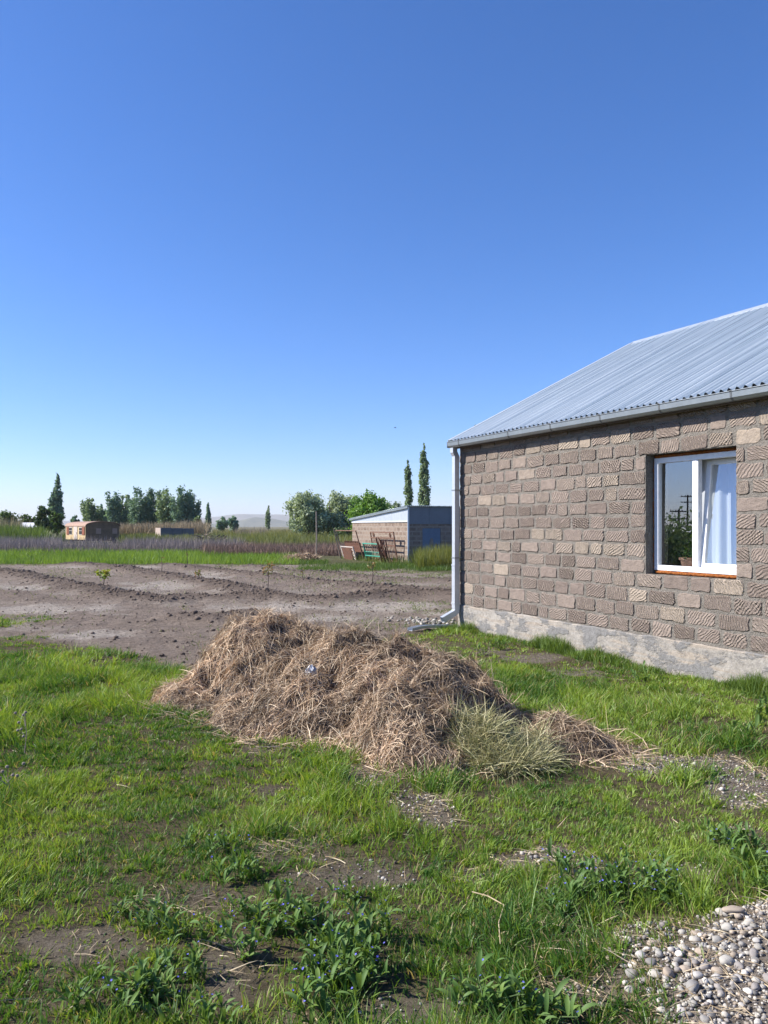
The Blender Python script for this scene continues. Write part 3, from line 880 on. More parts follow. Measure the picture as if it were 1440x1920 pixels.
# ================================================================== HAY HEAP
BUMPS = [(-1.22, 8.35, 0.92, 0.95, 0.74), (-0.75, 8.05, 1.10, 1.05, 0.64), (-0.18, 7.62, 1.05, 1.05, 0.62), (0.32, 7.15, 0.80, 0.9, 0.50),
         (0.33, 6.45, 0.70, 1.05, 0.56), (-0.45, 7.1, 1.1, 0.85, 0.50), (-1.45, 7.95, 0.88, 0.85, 0.34), (1.02, 6.42, 0.66, 0.50, 0.33), (1.38, 6.10, 0.52, 0.34, 0.18), (0.72, 6.75, 0.5, 0.55, 0.42), (-0.15, 6.5, 0.55, 0.6, 0.34)]
def hay_h(x, y):
    s = np.zeros_like(x)
    for cx, cy, rx, ry, H in BUMPS:
        d2 = ((x - cx) / rx) ** 2 + ((y - cy) / ry) ** 2
        s = s + (H * np.clip(1 - d2, 0, None) ** 0.85) ** 3
    h = s ** (1 / 3)
    h = h + (fbm(x * 2.6, y * 2.6, 120, 4) - 0.66) * 0.46 * sstep(0.02, 0.35, h)
    h = h + (fbm(x * 7, y * 7, 125, 3) - 0.5) * 0.17 * sstep(0.02, 0.2, h)
    h = h - 0.26 * np.exp(-(((x - 0.93) / 0.24) ** 2 + ((y - 6.22) / 0.20) ** 2)) - 0.14 * np.exp(-(((x - 0.62) / 0.10) ** 2 + ((y - 5.75) / 0.3) ** 2))
    return np.maximum(h, 0)
hay = empty('hay_heap', (-0.2, 7.3, 0))
tag(hay, 'big sprawling heap of dry tan hay on the grass', 'hay heap')
hx = np.arange(-2.9, 2.2, 0.045); hy = np.arange(4.9, 9.7, 0.045)
X2, Y2 = np.meshgrid(hx, hy); hh = hay_h(X2.ravel(), Y2.ravel())
hz = ground_h(X2.ravel(), Y2.ravel()) + hh - 0.035
ii = np.arange(len(hx) * len(hy)).reshape(len(hy), len(hx))
q = np.stack([ii[:-1, :-1], ii[:-1, 1:], ii[1:, 1:], ii[1:, :-1]], -1).reshape(-1, 4)
q = q[(hh[q] > 0.012).any(1)]
used = np.unique(q); remap = np.full(len(hh), -1); remap[used] = np.arange(len(used))
core = npmesh('packed_hay', np.stack([X2.ravel(), Y2.ravel(), hz], 1)[used] - np.array([-0.2, 7.3, 0]), remap[q], None, None, True)
mesh_obj('packed_hay', core, worn('packed_hay', (0.21, 0.145, 0.095), (0.11, 0.075, 0.05), 9, 0.95, bs=1, bd=0.03), hay)
def hay_strands(n, lmin, lmax, wmin, wmax, pal, keep=None, lift=0.55):
    x, y = sample_area(n * 3, -2.9, 2.2, 4.9, 9.7)
    h = hay_h(x, y)
    e = 0.03
    gx = (hay_h(x + e, y) - hay_h(x - e, y)) / (2 * e); gy = (hay_h(x, y + e) - hay_h(x, y - e)) / (2 * e)
    area = np.sqrt(1 + gx ** 2 + gy ** 2)
    ok = (h > 0.015) & (rng.random(len(x)) < area / 2.2)
    if keep is not None: ok &= keep(x, y)
    x, y, h, gx, gy = [a[ok][:n] for a in (x, y, h, gx, gy)]
    m = len(x)
    z = ground_h(x, y) + h - 0.03
    yaw = rng.uniform(0, 2 * np.pi, m)
    # follow the local slope, some sticking out
    tang = np.arctan(gx * np.cos(yaw) + gy * np.sin(yaw))
    rise = tang + np.abs(rng.normal(0, lift, m)) * 0.42
    L = rng.uniform(lmin, lmax, m) ; W = rng.uniform(wmin, wmax, m)
    t = rng.random(m)
    col = lerp(np.array(pal[0]), np.array(pal[1]), t)
    tone = fbm(x * 3.0, y * 3.0, 131, 4)
    col = col * (0.25 + 1.45 * tone)[:, None]
    dark = rng.random(m) < 0.2
    col[dark] = col[dark] * 0.4
    return strands(np.stack([x + 0.2, y - 7.3, z], 1), L, W, yaw, rise, rng.normal(0, 0.5, m), col, 4, rng.uniform(0.2, 1.2, m), rng.normal(0, 1.1, m))
PAL = ((0.34, 0.238, 0.155), (0.68, 0.515, 0.35))
green_spot = lambda x, y: (((x - 0.86) / 0.36) ** 2 + ((y - 5.78) / 0.40) ** 2 < 1)
stuff_obj('straw', [hay_strands(72000, 0.06, 0.19, 0.003, 0.0065, PAL, lambda x, y: ~green_spot(x, y) | (rng.random(len(x)) < 0.3)),
                    hay_strands(3500, 0.15, 0.34, 0.003, 0.006, ((0.45, 0.33, 0.21), (0.66, 0.52, 0.36)), None, 0.9)], M['straw'], None, None, hay)
def fringe(n):
    x, y = sample_area(n * 6, -3.2, 2.5, 4.7, 9.9)
    h = hay_h(x, y)
    hn = np.maximum.reduce([hay_h(x + dx, y + dy) for dx, dy in ((.16, 0), (-.16, 0), (0, .16), (0, -.16))])
    ok = (h < 0.02) & (hn > 0.02); x, y = x[ok][:n], y[ok][:n]; m = len(x)
    return strands(np.stack([x + 0.2, y - 7.3, ground_h(x, y) + 0.01], 1), rng.uniform(0.08, 0.28, m), rng.uniform(0.004, 0.007, m), rng.uniform(0, 6.28, m), np.abs(rng.normal(0.1, 0.25, m)), rng.normal(0, 0.4, m),
                   lerp(np.array(PAL[0]), np.array(PAL[1]), rng.random(m)), 3, 0.3, rng.normal(0, 0.8, m))
stuff_obj('loose_straw', [fringe(5000)], M['straw'], None, None, hay)
def clippings(n):
    x = rng.normal(0.86, 0.18, n); y = rng.normal(5.72, 0.16, n); ok = green_spot(x, y); x, y = x[ok], y[ok]; m = len(x)
    z = ground_h(x, y) + hay_h(x, y) + rng.uniform(0, 0.06, m)
    t = rng.random(m)
    col = lerp(np.array([0.20, 0.22, 0.075]), np.array([0.56, 0.50, 0.29]), t)
    return strands(np.stack([x + 0.2, y - 7.3, z], 1), rng.uniform(0.12, 0.3, m), rng.uniform(0.003, 0.007, m), rng.uniform(0, 6.28, m), rng.uniform(-0.2, 1.1, m), rng.normal(0, 0.6, m), col, 4, 0.6, rng.normal(0, 0.6, m))
o = stuff_obj('green_clippings', [clippings(6000)], M['straw'], 'half green grass clippings on the heap flank', None, hay)
# white scrap lying on the hay
p = gr(588, 1297); sx_, sy_ = -0.64, 7.0
vs = []; fs = []; r = random.Random(5)
for j in range(7):
    for i in range(7):
        u, v = i / 6 - 0.5, j / 6 - 0.5
        vs.append((u * 0.085 + r.uniform(-.015, .015), v * 0.08 + r.uniform(-.02, .02), 0.03 + r.uniform(-.02, .05) - 0.2 * (u * u + v * v)))
for j in range(6):
    for i in range(6):
        a = j * 7 + i; fs.append((a, a + 1, a + 8, a + 7))
o = pyd('plastic_scrap', vs, fs, M['paper'], None, True)
sm = o.modifiers.new('thickness', 'SOLIDIFY'); sm.thickness = 0.002
o.location = (sx_, sy_, float(ground_h(np.array([sx_]), np.array([sy_]))[0] + hay_h(np.array([sx_]), np.array([sy_]))[0]) + 0.02)
tag(o, 'crumpled white plastic scrap on the hay heap', 'litter')

# ================================================================== NEAR MEADOW
def grass_patch(n, y0, y1, wmul, hmul, xpad=1.3, tuft=0.7, per_tuft=42):
    # tufts: blades spring from shared feet and lean outwards; the rest fills in between
    nt_ = int(n * tuft / per_tuft)
    ty = np.sqrt(rng.uniform(y0 ** 2, y1 ** 2, nt_)); tx = rng.uniform(-1, 1, nt_) * (0.50 * ty + xpad)
    ts = np.clip(rng.lognormal(0, 0.42, nt_), 0.4, 2.4); thue = rng.normal(0, 0.2, nt_); tlean = rng.uniform(0, 6.28, nt_)
    k = rng.integers(0, nt_, int(n * tuft))
    ang = rng.uniform(0, 6.28, len(k)); rad = np.abs(rng.normal(0, 0.032, len(k))) * ts[k]
    x1 = tx[k] + rad * np.cos(ang); y1_ = ty[k] + rad * np.sin(ang)
    nf = n - len(k)
    yf = np.sqrt(rng.uniform(y0 ** 2, y1 ** 2, nf)); xf = rng.uniform(-1, 1, nf) * (0.50 * yf + xpad)
    x = np.concatenate([x1, xf]); y = np.concatenate([y1_, yf])
    size = np.concatenate([ts[k], np.full(nf, 0.55)]); hue_o = np.concatenate([thue[k], np.zeros(nf)])
    yaw0 = np.concatenate([ang + 0.0, rng.uniform(0, 6.28, nf)]); lean0 = np.concatenate([tlean[k], rng.uniform(0, 6.28, nf)])
    g = grass_amount(x, y) * (1 - sstep(0.0, 0.05, hay_h(x, y)) * 0.97)
    dn = fbm(x * 2.2, y * 2.2, 150, 3)
    pxx, _ = topix(x, np.maximum(y, 1.0)); rgt = sstep(350, 650, pxx) * (y < 7)
    g = g * (0.62 - 0.30 * rgt + 0.8 * sstep(0.36 + 0.05 * rgt, 0.58 + 0.05 * rgt, dn))
    ok = (rng.random(n) < g) & ~in_house(x, y) & (y > 1.9)
    x, y, size, hue_o, yaw0, lean0 = [q[ok] for q in (x, y, size, hue_o, yaw0, lean0)]; m = len(x)
    tall = fbm(x * 0.9, y * 0.9, 158, 3); ga_ = grass_amount(x, y)
    px, py = topix(x, y)
    hh_ = (0.040 + 0.088 * sstep(0.34, 0.66, tall)) * hmul * (0.5 + 0.5 * size) * (0.55 + 0.45 * ga_)
    hh_ = hh_ * np.where((px > 700) & (py < 1330), 0.8, 1.0) * np.where((px > 1000) & (py > 1720), 0.6, 1.0)
    L = hh_ * rng.uniform(0.5, 1.4, m)
    W = rng.uniform(0.0034, 0.0066, m) * wmul
    wind = (fbm(x * 1.1, y * 1.1, 162, 2) - 0.5) * 9
    c_, s_2 = np.cos(yaw0) + 0.5 * np.cos(lean0) + 0.5 * np.cos(wind), np.sin(yaw0) + 0.5 * np.sin(lean0) + 0.5 * np.sin(wind)
    yaw = np.arctan2(s_2, c_) + rng.normal(0, 0.45, m)
    rise = np.clip(rng.normal(1.12, 0.28, m), 0.3, 1.55)
    hue = fbm(x * 1.5, y * 1.5, 166, 3); t = np.clip(sstep(0.3, 0.7, hue) * 0.7 + hue_o + rng.normal(0.12, 0.22, m), 0, 1)
    col = lerp(np.array([0.056, 0.150, 0.025]), np.array([0.27, 0.385, 0.058]), t)
    dry = rng.random(m) < 0.085 + 0.12 * (1 - ga_)
    col[dry] = np.array([0.42, 0.35, 0.18]) * rng.uniform(0.6, 1.1, dry.sum())[:, None]
    return strands(np.stack([x, y, ground_h(x, y) - 0.004], 1), L, W, yaw, rise, rng.uniform(0.2, 1.2, m), col, 2, 0.45)
stuff_obj('meadow_grass', [grass_patch(200000, 2.2, 5.2, 1.0, 1.0), grass_patch(295000, 5.2, 9.5, 1.3, 1.05), grass_patch(150000, 9.5, 16.5, 2.0, 1.0, 2.0, 0.6, 24)], M['grass'],
          'lush green uncut grass of the yard around the hay heap', 'grass')
# grass hugging the foot of the wall
def wall_grass(n):
    lx = rng.uniform(-0.1, 7.5, n); ly = -np.abs(rng.normal(0.04, 0.13, n)) - 0.04
    x = HC.x + lx * UX + ly * (-UY); y = HC.y + lx * UY + ly * UX
    k = fbm(lx * 1.9, lx * 0 + 3, 171, 3); ok = rng.random(n) < sstep(0.33, 0.62, k) + 0.1
    x, y, k = x[ok], y[ok], k[ok]; m = len(x)
    L = rng.uniform(0.07, 0.16, m) * (0.6 + 1.1 * sstep(0.45, 0.75, k))
    col = lerp(np.array([0.07, 0.14, 0.025]), np.array([0.17, 0.25, 0.05]), rng.random(m))
    return strands(np.stack([x, y, ground_h(x, y)], 1), L, rng.uniform(0.005, 0.009, m), rng.uniform(0, 6.28, m), rng.normal(1.25, 0.2, m), rng.uniform(0, 0.9, m), col, 2, 0.25)
stuff_obj('wall_grass', [wall_grass(12000)], M['grass'], 'strip of taller grass along the foot of the house wall', 'grass')
# straw litter on the bare spots
def litter(n):
    y = np.sqrt(rng.uniform(2.2 ** 2, 9 ** 2, n)); x = rng.uniform(-1, 1, n) * (0.5 * y + 0.8)
    w = bare_amount(x, y) * 0.9 + 0.02 + 0.5 * heap_amount(x, y) + 1.6 * ((x > 0.55) & (x < 1.35) & (y < 3.5) & (y > 2.2))
    w = w * sstep(0.35, 0.62, fbm(x * 2.5, y * 2.5, 181, 3))
    ok = (rng.random(n) < w) & ~in_house(x, y); x, y = x[ok], y[ok]; m = len(x)
    col = lerp(np.array([0.30, 0.22, 0.13]), np.array([0.60, 0.49, 0.32]), rng.random(m))
    return strands(np.stack([x, y, ground_h(x, y) + 0.012], 1), rng.uniform(0.03, 0.16, m), rng.uniform(0.002, 0.0045, m), rng.uniform(0, 6.28, m), rng.normal(0.05, 0.18, m), rng.normal(0, 0.3, m), col, 3, 0.25, rng.normal(0, 0.5, m))
stuff_obj('straw_litter', [litter(60000)], M['straw'], 'scattered dry straw on the bare spots of the yard', 'straw')

# ================================================================== STONES
def rock_arrays(sub, seed):
    bm = bmesh.new(); bmesh.ops.create_icosphere(bm, subdivisions=sub, radius=1)
    r = random.Random(seed); sc = (1, r.uniform(0.7, 0.95), r.uniform(0.5, 0.75))
    o = Vector((r.uniform(0, 9), r.uniform(0, 9), r.uniform(0, 9)))
    from mathutils import noise as mn
    for v in bm.verts:
        k = 1 + 0.28 * mn.noise(v.co * 0.9 + o) + 0.08 * mn.noise(v.co * 2.5 + o)
        v.co = Vector((v.co.x * sc[0], v.co.y * sc[1], v.co.z * sc[2])) * k
    V = np.array([v.co for v in bm.verts]); T = np.array([[v.index for v in f.verts] for f in bm.faces]); bm.free()
    return V, T
stm, nt, out = mat('river_stone')
a = nt.nodes.new('ShaderNodeAttribute'); a.attribute_name = 'Col'
f = noise_fac(nt, 70, 5, 0.65, 'Object', 0.3, 0.7)
princ(nt, out, mixc(nt, 1.0, a.outputs[0], mixc(nt, f, (0.75, 0.74, 0.72), (1.2, 1.2, 1.2)), 'MULTIPLY'), 0.75, 0, bump(nt, f, 0.3, 0.003), 0.3)
M['stone'] = stm
def scatter_rocks(x, y, s, cols, sub, sink=0.3):
    vars_ = [rock_arrays(sub, i) for i in range(6)]
    V = []; T = []; C = []; n = 0
    for k in range(6):
        sel = np.arange(len(x)) % 6 == k
        v, t = vars_[k]; m = sel.sum()
        if not m: continue
        ang = rng.uniform(0, 6.28, m); ca_, sa_ = np.cos(ang), np.sin(ang); ss = s[sel]
        vx = (v[None, :, 0] * ca_[:, None] - v[None, :, 1] * sa_[:, None]) * ss[:, None] + x[sel][:, None]
        vy = (v[None, :, 0] * sa_[:, None] + v[None, :, 1] * ca_[:, None]) * ss[:, None] + y[sel][:, None]
        z0 = ground_h(x[sel], y[sel]) + ss * (0.5 - sink)
        vz = v[None, :, 2] * ss[:, None] + z0[:, None]
        V.append(np.stack([vx, vy, vz], -1).reshape(-1, 3)); T.append((t[None] + (np.arange(m) * len(v))[:, None, None]).reshape(-1, 3) + n); C.append(np.repeat(cols[sel], len(v), 0)); n += m * len(v)
    return np.concatenate(V), None, np.concatenate(T), np.concatenate(C)
STC = np.array([(0.31, 0.295, 0.262), (0.43, 0.40, 0.345), (0.21, 0.20, 0.185), (0.58, 0.54, 0.47), (0.36, 0.30, 0.235), (0.26, 0.238, 0.22), (0.37, 0.35, 0.32)])
def pick_cols(n): return STC[rng.integers(0, len(STC), n)] * rng.uniform(0.75, 1.2, n)[:, None]
x = rng.uniform(0.6, 2.6, 50000); y = rng.uniform(1.9, 3.9, 50000); ok = rng.random(50000) < heap_amount(x, y) * 1.1; x, y = x[ok][:10500], y[ok][:10500]
s = rng.lognormal(-5.12, 0.45, len(x)); s = np.clip(s, 0.003, 0.018)
parts = [scatter_rocks(x, y, s, pick_cols(len(x)), 1, 0.05)]
stuff_obj('gravel', parts, M['stone'], 'heap of small grey river gravel at the grass edge', 'gravel')
n = 60000; y = np.sqrt(rng.uniform(2.2 ** 2, 9 ** 2, n)); x = rng.uniform(-1, 1, n) * (0.5 * y + 0.6)
w = bare_amount(x, y) * sstep(-0.6, 0.5, x + 0.15 * (rng.random(n) - 0.5)) * (1 - heap_amount(x, y)); ok = (rng.random(n) < w * 0.75) & ~in_house(x, y) & (hay_h(x, y) < 0.01); x, y = x[ok], y[ok]
s = np.clip(rng.lognormal(-4.95, 0.4, len(x)), 0.004, 0.022)
stuff_obj('gravel', [scatter_rocks(x, y, s, pick_cols(len(x)), 1, 0.2)], M['stone'], 'thin spread of grey gravel showing on worn spots in the grass', 'gravel')
# the large pebbles one by one
pv = []
for k in range(10):
    V, T = rock_arrays(3, 40 + k)
    c = STC[k % len(STC)] * (1.0 + 0.25 * (k % 3 == 0))
    me = npmesh('pebble', V, None, T, np.tile(c, (len(V), 1)), True); me.materials.append(stm); pv.append(me)
rp = random.Random(4); placed = []
tries = 0
while len(placed) < 115 and tries < 6000:
    tries += 1
    px, py = rp.gauss(1300, 75), rp.gauss(1860, 45)
    if rp.random() < 0.14: px, py = rp.uniform(1140, 1440), rp.uniform(1690, 1915)
    if py > 1960 or py < 1690 or px > 1560: continue
    p = gr(px, py)
    s = min(0.034, rp.lognormvariate(-4.15, 0.38)) * (0.7 if py < 1790 else 1.0)
    if any((p.x - a) ** 2 + (p.y - b) ** 2 < (s + c) ** 2 * 0.8 for a, b, c in placed): continue
    if float(heap_amount(np.array([p.x]), np.array([p.y]))[0]) < 0.25 and rp.random() < 0.75: continue
    placed.append((p.x, p.y, s))
    o = bpy.data.objects.new('pebble', pv[rp.randrange(10)]); link(o)
    o.location = (p.x, p.y, float(ground_h(np.array([p.x]), np.array([p.y]))[0]) + s * 0.35)
    o.scale = (s,) * 3; o.rotation_euler = (rp.uniform(-.3, .3), rp.uniform(-.3, .3), rp.uniform(0, 6.28))
    tag(o, 'rounded river pebble lying in the gravel heap', 'pebble', 'large pebbles of the gravel heap')
o = bpy.data.objects.new('flat_stone', pv[4].copy()); link(o); p = gr(1375, 1705, 0.1); o.location = (p.x, p.y, 0.10); o.scale = (0.045, 0.036, 0.022)
tag(o, 'pale flat stone at the upper edge of the gravel heap', 'stone')
# clods on the dug field
n = 84000; y = 9.3 + 28 * rng.random(n) ** 1.4; x = rng.uniform(-1, 1, n) * (0.5 * y + 1.5); sa_ = soil_amount(x, y); bh = berm_h(x, y)
ok = (rng.random(n) < sa_ * (0.10 + 4.5 * bh) * (0.4 + fbm(x, y, 190, 3))) & ~in_house(x, y) & (hay_h(x, y) < 0.01); x, y, bh = x[ok][:10000], y[ok][:10000], bh[ok][:10000]
s = np.clip(rng.lognormal(-4.15, 0.5, len(x)), 0.008, 0.06) * (0.8 + 3.5 * bh)
cl = np.tile(np.array([[0.15, 0.11, 0.087]]), (len(x), 1)) * rng.uniform(0.65, 1.25, len(x))[:, None]
stuff_obj('soil_clods', [scatter_rocks(x, y, s, cl, 1, 0.3)], worn('clod_earth', (0.25, 0.197, 0.157), (0.155, 0.118, 0.094), 12, 0.97, bs=0.9, bd=0.02), 'crumbly brown clods strewn over the dug field', 'soil')
n = 40000; y = np.sqrt(rng.uniform(2.2 ** 2, 9 ** 2, n)); x = rng.uniform(-1, 1, n) * (0.5 * y + 0.6)
ok = (rng.random(n) < bare_amount(x, y) * 0.6 * (1 - heap_amount(x, y))) & ~in_house(x, y) & (hay_h(x, y) < 0.01); x, y = x[ok][:6000], y[ok][:6000]
stuff_obj('soil_crumbs', [scatter_rocks(x, y, np.clip(rng.lognormal(-5.4, 0.5, len(x)), 0.002, 0.013), np.full((len(x), 3), 0.2), 1, 0.3)], worn('crumb_earth', (0.27, 0.215, 0.175), (0.18, 0.14, 0.115), 30, 0.97, bs=0.9, bd=0.01), 'fine brown soil crumbs on the bare spots of the yard', 'soil')
# rubble under the spout
p = gr(808, 1166); x = rng.normal(p.x, 0.25, 160); y = rng.normal(p.y, 0.22, 160)
stuff_obj('rubble', [scatter_rocks(x, y, rng.uniform(0.012, 0.05, 160), pick_cols(160) * 0.8, 1, 0.2)], M['stone'], 'small grey rubble below the downpipe spout', 'rubble')
sb = empty('splash_board', gr(808, 1180), R(42)); tag(sb, 'flat pale metal strip on the ground below the spout', 'metal strip')
vs = []; fs = []
for i in range(9):
    t = i / 8; xx = -0.48 + 0.96 * t; b = 0.02 + 0.018 * math.sin(t * 5)
    vs += [(xx, -0.055, b + 0.045), (xx, -0.05, b), (xx, 0.05, b), (xx, 0.055, b + 0.045)]
for i in range(8):
    for k in range(3): a = i * 4 + k; fs.append((a, a + 4, a + 5, a + 1))
o = pyd('sheet', vs, fs, M['galv'], sb); s_m = o.modifiers.new('t', 'SOLIDIFY'); s_m.thickness = 0.003

# ================================================================== WEEDS
def leaf_mesh(name, L, W, fold, curve, m, c):
    vs = []; fs = []; n = 6
    for i in range(n + 1):
        t = i / n; w = W * math.sin(math.pi * min(1, t * 0.92 + 0.06)) ** 0.8 * (1 if t < 1 else 0.05)
        z = curve * math.sin(t * math.pi * 0.75) * L
        for k in (-1, 0, 1):
            vs.append((t * L, k * w / 2, z + (fold * w if k else 0)))
    for i in range(n):
        for k in range(2):
            a = i * 3 + k; fs.append((a, a + 3, a + 4, a + 1))
    me = bpy.data.meshes.new(name); me.from_pydata(vs, [], fs)
    me.polygons.foreach_set('use_smooth', [True] * len(me.polygons))
    at_ = me.attributes.new('Col', 'FLOAT_COLOR', 'POINT'); at_.data.foreach_set('color', np.tile(np.array([*c, 1], dtype=np.float32), len(vs)))
    me.materials.append(m); return me
LV = [leaf_mesh('leaf', L, W, 0.18, c, M['weed_leaf'], col) for L, W, c, col in ((0.075, 0.016, 0.25, (0.10, 0.19, 0.045)), (0.06, 0.015, 0.1, (0.14, 0.235, 0.055)), (0.085, 0.018, 0.35, (0.12, 0.205, 0.06)), (0.05, 0.016, 0.2, (0.16, 0.25, 0.055)))]
blue = worn('blue_petal', (0.10, 0.11, 0.50), (0.16, 0.15, 0.58), 30, 0.6)
yel = worn('yellow_petal', (0.75, 0.60, 0.04), (0.65, 0.5, 0.03), 30, 0.6)
def flower_mesh(m):
    mb = MB()
    for k in range(5):
        a = 2 * math.pi * k / 5; d = Vector((math.cos(a), math.sin(a), 0.35)); s = Vector((-math.sin(a), math.cos(a), 0)) * 0.0035
        mb.add([(0, 0, 0), d * 0.005 + s, d * 0.0085, d * 0.005 - s], [(0, 1, 2, 3)])
    me = bpy.data.meshes.new('flower'); me.from_pydata(mb.v, [], mb.f); me.materials.append(m); return me
FB = flower_mesh(blue); FYL = flower_mesh(yel)
rw = random.Random(21)
def weed(px, py, size, nl, nf, label, group, fl=FB):
    p = gr(px, py); z = float(ground_h(np.array([p.x]), np.array([p.y]))[0])
    e = empty('flowering_weed', (p.x, p.y, z), rw.uniform(0, 6.28)); e.scale = (size,) * 3
    tag(e, label, 'weed', group)
    nl = int(nl * 1.5); mb = MB(); ns_ = max(3, nl // 6); stems = []
    for s in range(ns_):
        a = rw.uniform(0, 6.28); l = rw.uniform(0.35, 1.0) * 0.14; h = rw.uniform(0.05, 0.13)
        b = Vector((rw.uniform(-.05, .05), rw.uniform(-.05, .05), -0.01))
        pts = [b, b + Vector((math.cos(a) * l * 0.3, math.sin(a) * l * 0.3, h * 0.6)), b + Vector((math.cos(a) * l, math.sin(a) * l, h))]
        mb.tube(pts, [0.003, 0.0025, 0.0015], 4); stems.append((pts, a))
    st_ = mb.build('stem', stem_m, e)
    for i in range(nl):
        pts, a = stems[i % ns_]; t = rw.uniform(0.05, 1)
        q = pts[0].lerp(pts[1], t * 2) if t < 0.5 else pts[1].lerp(pts[2], t * 2 - 1)
        o = bpy.data.objects.new('leaf', rw.choice(LV)); link(o, e)
        o.location = q; k = rw.uniform(0.7, 1.25) * (1.15 - 0.35 * t)
        o.scale = (k, k, k); o.rotation_euler = (rw.uniform(-.3, .3), -rw.uniform(0.1, 1.1), rw.uniform(0, 6.28))
    for i in range(nf):
        pts, a = stems[i % ns_]
        o = bpy.data.objects.new('flower', fl); link(o, e)
        o.location = pts[2] + Vector((rw.uniform(-.02, .02), rw.uniform(-.02, .02), rw.uniform(0, 0.03))); o.rotation_euler = (rw.uniform(-.6, .6), rw.uniform(-.6, .6), 0)
        o.scale = (0.6,) * 3
stem_m = worn('weed_stem', (0.09, 0.14, 0.05), (0.07, 0.11, 0.04), 9, 0.6)
G1 = 'blue flowering weeds in the near grass'; L1 = 'low green weed with small blue flowers'
for i in range(18): weed(rw.gauss(580, 62), rw.gauss(1785, 55), rw.uniform(0.75, 1.15), 26, 5, L1 + ' before the bare soil', G1)
for i in range(12): weed(rw.uniform(230, 480), rw.uniform(1700, 1935), rw.uniform(0.7, 1.05), 22, 3, L1 + ' on the bare soil', 'blue flowering weeds on the bare soil')
for i in range(4): weed(rw.uniform(100, 420), rw.uniform(1880, 1940), rw.uniform(0.7, 1.05), 22, 3, L1 + ' on the bare soil', 'blue flowering weeds on the bare soil')
for px, py in ((395, 1600), (440, 1590), (480, 1640), (350, 1590), (430, 1650), (500, 1700)): weed(px, py, rw.uniform(0.7, 1.0), 18, 5, L1 + ' inside the meadow', 'blue flowering weeds inside the meadow')
for i in range(16): weed(rw.uniform(1030, 1270), rw.uniform(1640, 1730), rw.uniform(0.8, 1.1), 22, 6, L1 + ' behind the gravel heap', 'blue flowering weeds behind the gravel heap')
for i in range(7): weed(rw.uniform(1330, 1470), rw.uniform(1590, 1690), rw.uniform(0.8, 1.1), 22, 3, L1 + ' by the worn gravel path', 'blue flowering weeds by the gravel path')
for px, py in ((900, 1890), (925, 1905), (955, 1885), (890, 1915), (1010, 1930), (1050, 1925)): weed(px, py, rw.uniform(0.9, 1.2), 22, 3, L1 + ' left of the gravel heap', 'blue flowering weeds beside the gravel heap')
weed(488, 1402, 0.75, 14, 26, 'small weed with yellow flowers beside the hay heap', None, FYL)
for px, py in ((905, 1230), (940, 1220), (1200, 1280), (1400, 1380), (1430, 1350)): weed(px, py, 1.3, 18, 0, 'leafy green weed without flowers between hay heap and house', 'leafy weeds near the wall')
# dry stalks standing in the grass at the left
def dry_stalk(px, py, h, label):
    p = gr(px, py); e = empty('dry_stalk', (p.x, p.y, 0)); tag(e, label, 'weed stalk')
    mb = MB(); mb.tube([(0, 0, 0), (0.02, 0, h * 0.5), (0.0, 0.01, h)], [0.004, 0.003, 0.002], 5); mb.build('stem', M['old_wood'], e)
    for i in range(7):
        z = h * rw.uniform(0.35, 0.95); a = rw.uniform(0, 6.28); l = rw.uniform(0.04, 0.12)
        q = Vector((math.cos(a) * l, math.sin(a) * l, z + l * 0.7))
        b = MB().tube([(0.01, 0, z), q], [0.002, 0.0015], 4).build('twig', M['old_wood'], e)
        MB().lathe([(0.002, 0), (0.012, 0.006), (0.010, 0.016), (0.002, 0.02)], 7, q).build('seed_head', M['old_wood'], b)
dry_stalk(45, 1420, 0.33, 'brown dry weed stalk with seed heads in the left grass')
dry_stalk(12, 1500, 0.16, 'short broken dry stalk low in the left grass')
def twig_on_ground(pix, label):
    pts = [gr(*p, z=0.07) for p in pix]; o = MB().tube(pts, [0.0026] * (len(pts) - 1) + [0.0015], 5).build('straw_stalk', M['straw_solid'], None); tag(o, label, 'dry stem')
M['straw_solid'] = worn('straw_solid', (0.52, 0.42, 0.27), (0.42, 0.33, 0.2), 9, 0.8)
twig_on_ground([(885, 1672), (915, 1680), (945, 1697), (935, 1730), (938, 1770)], 'long bent straw stem lying on grass before the gravel')

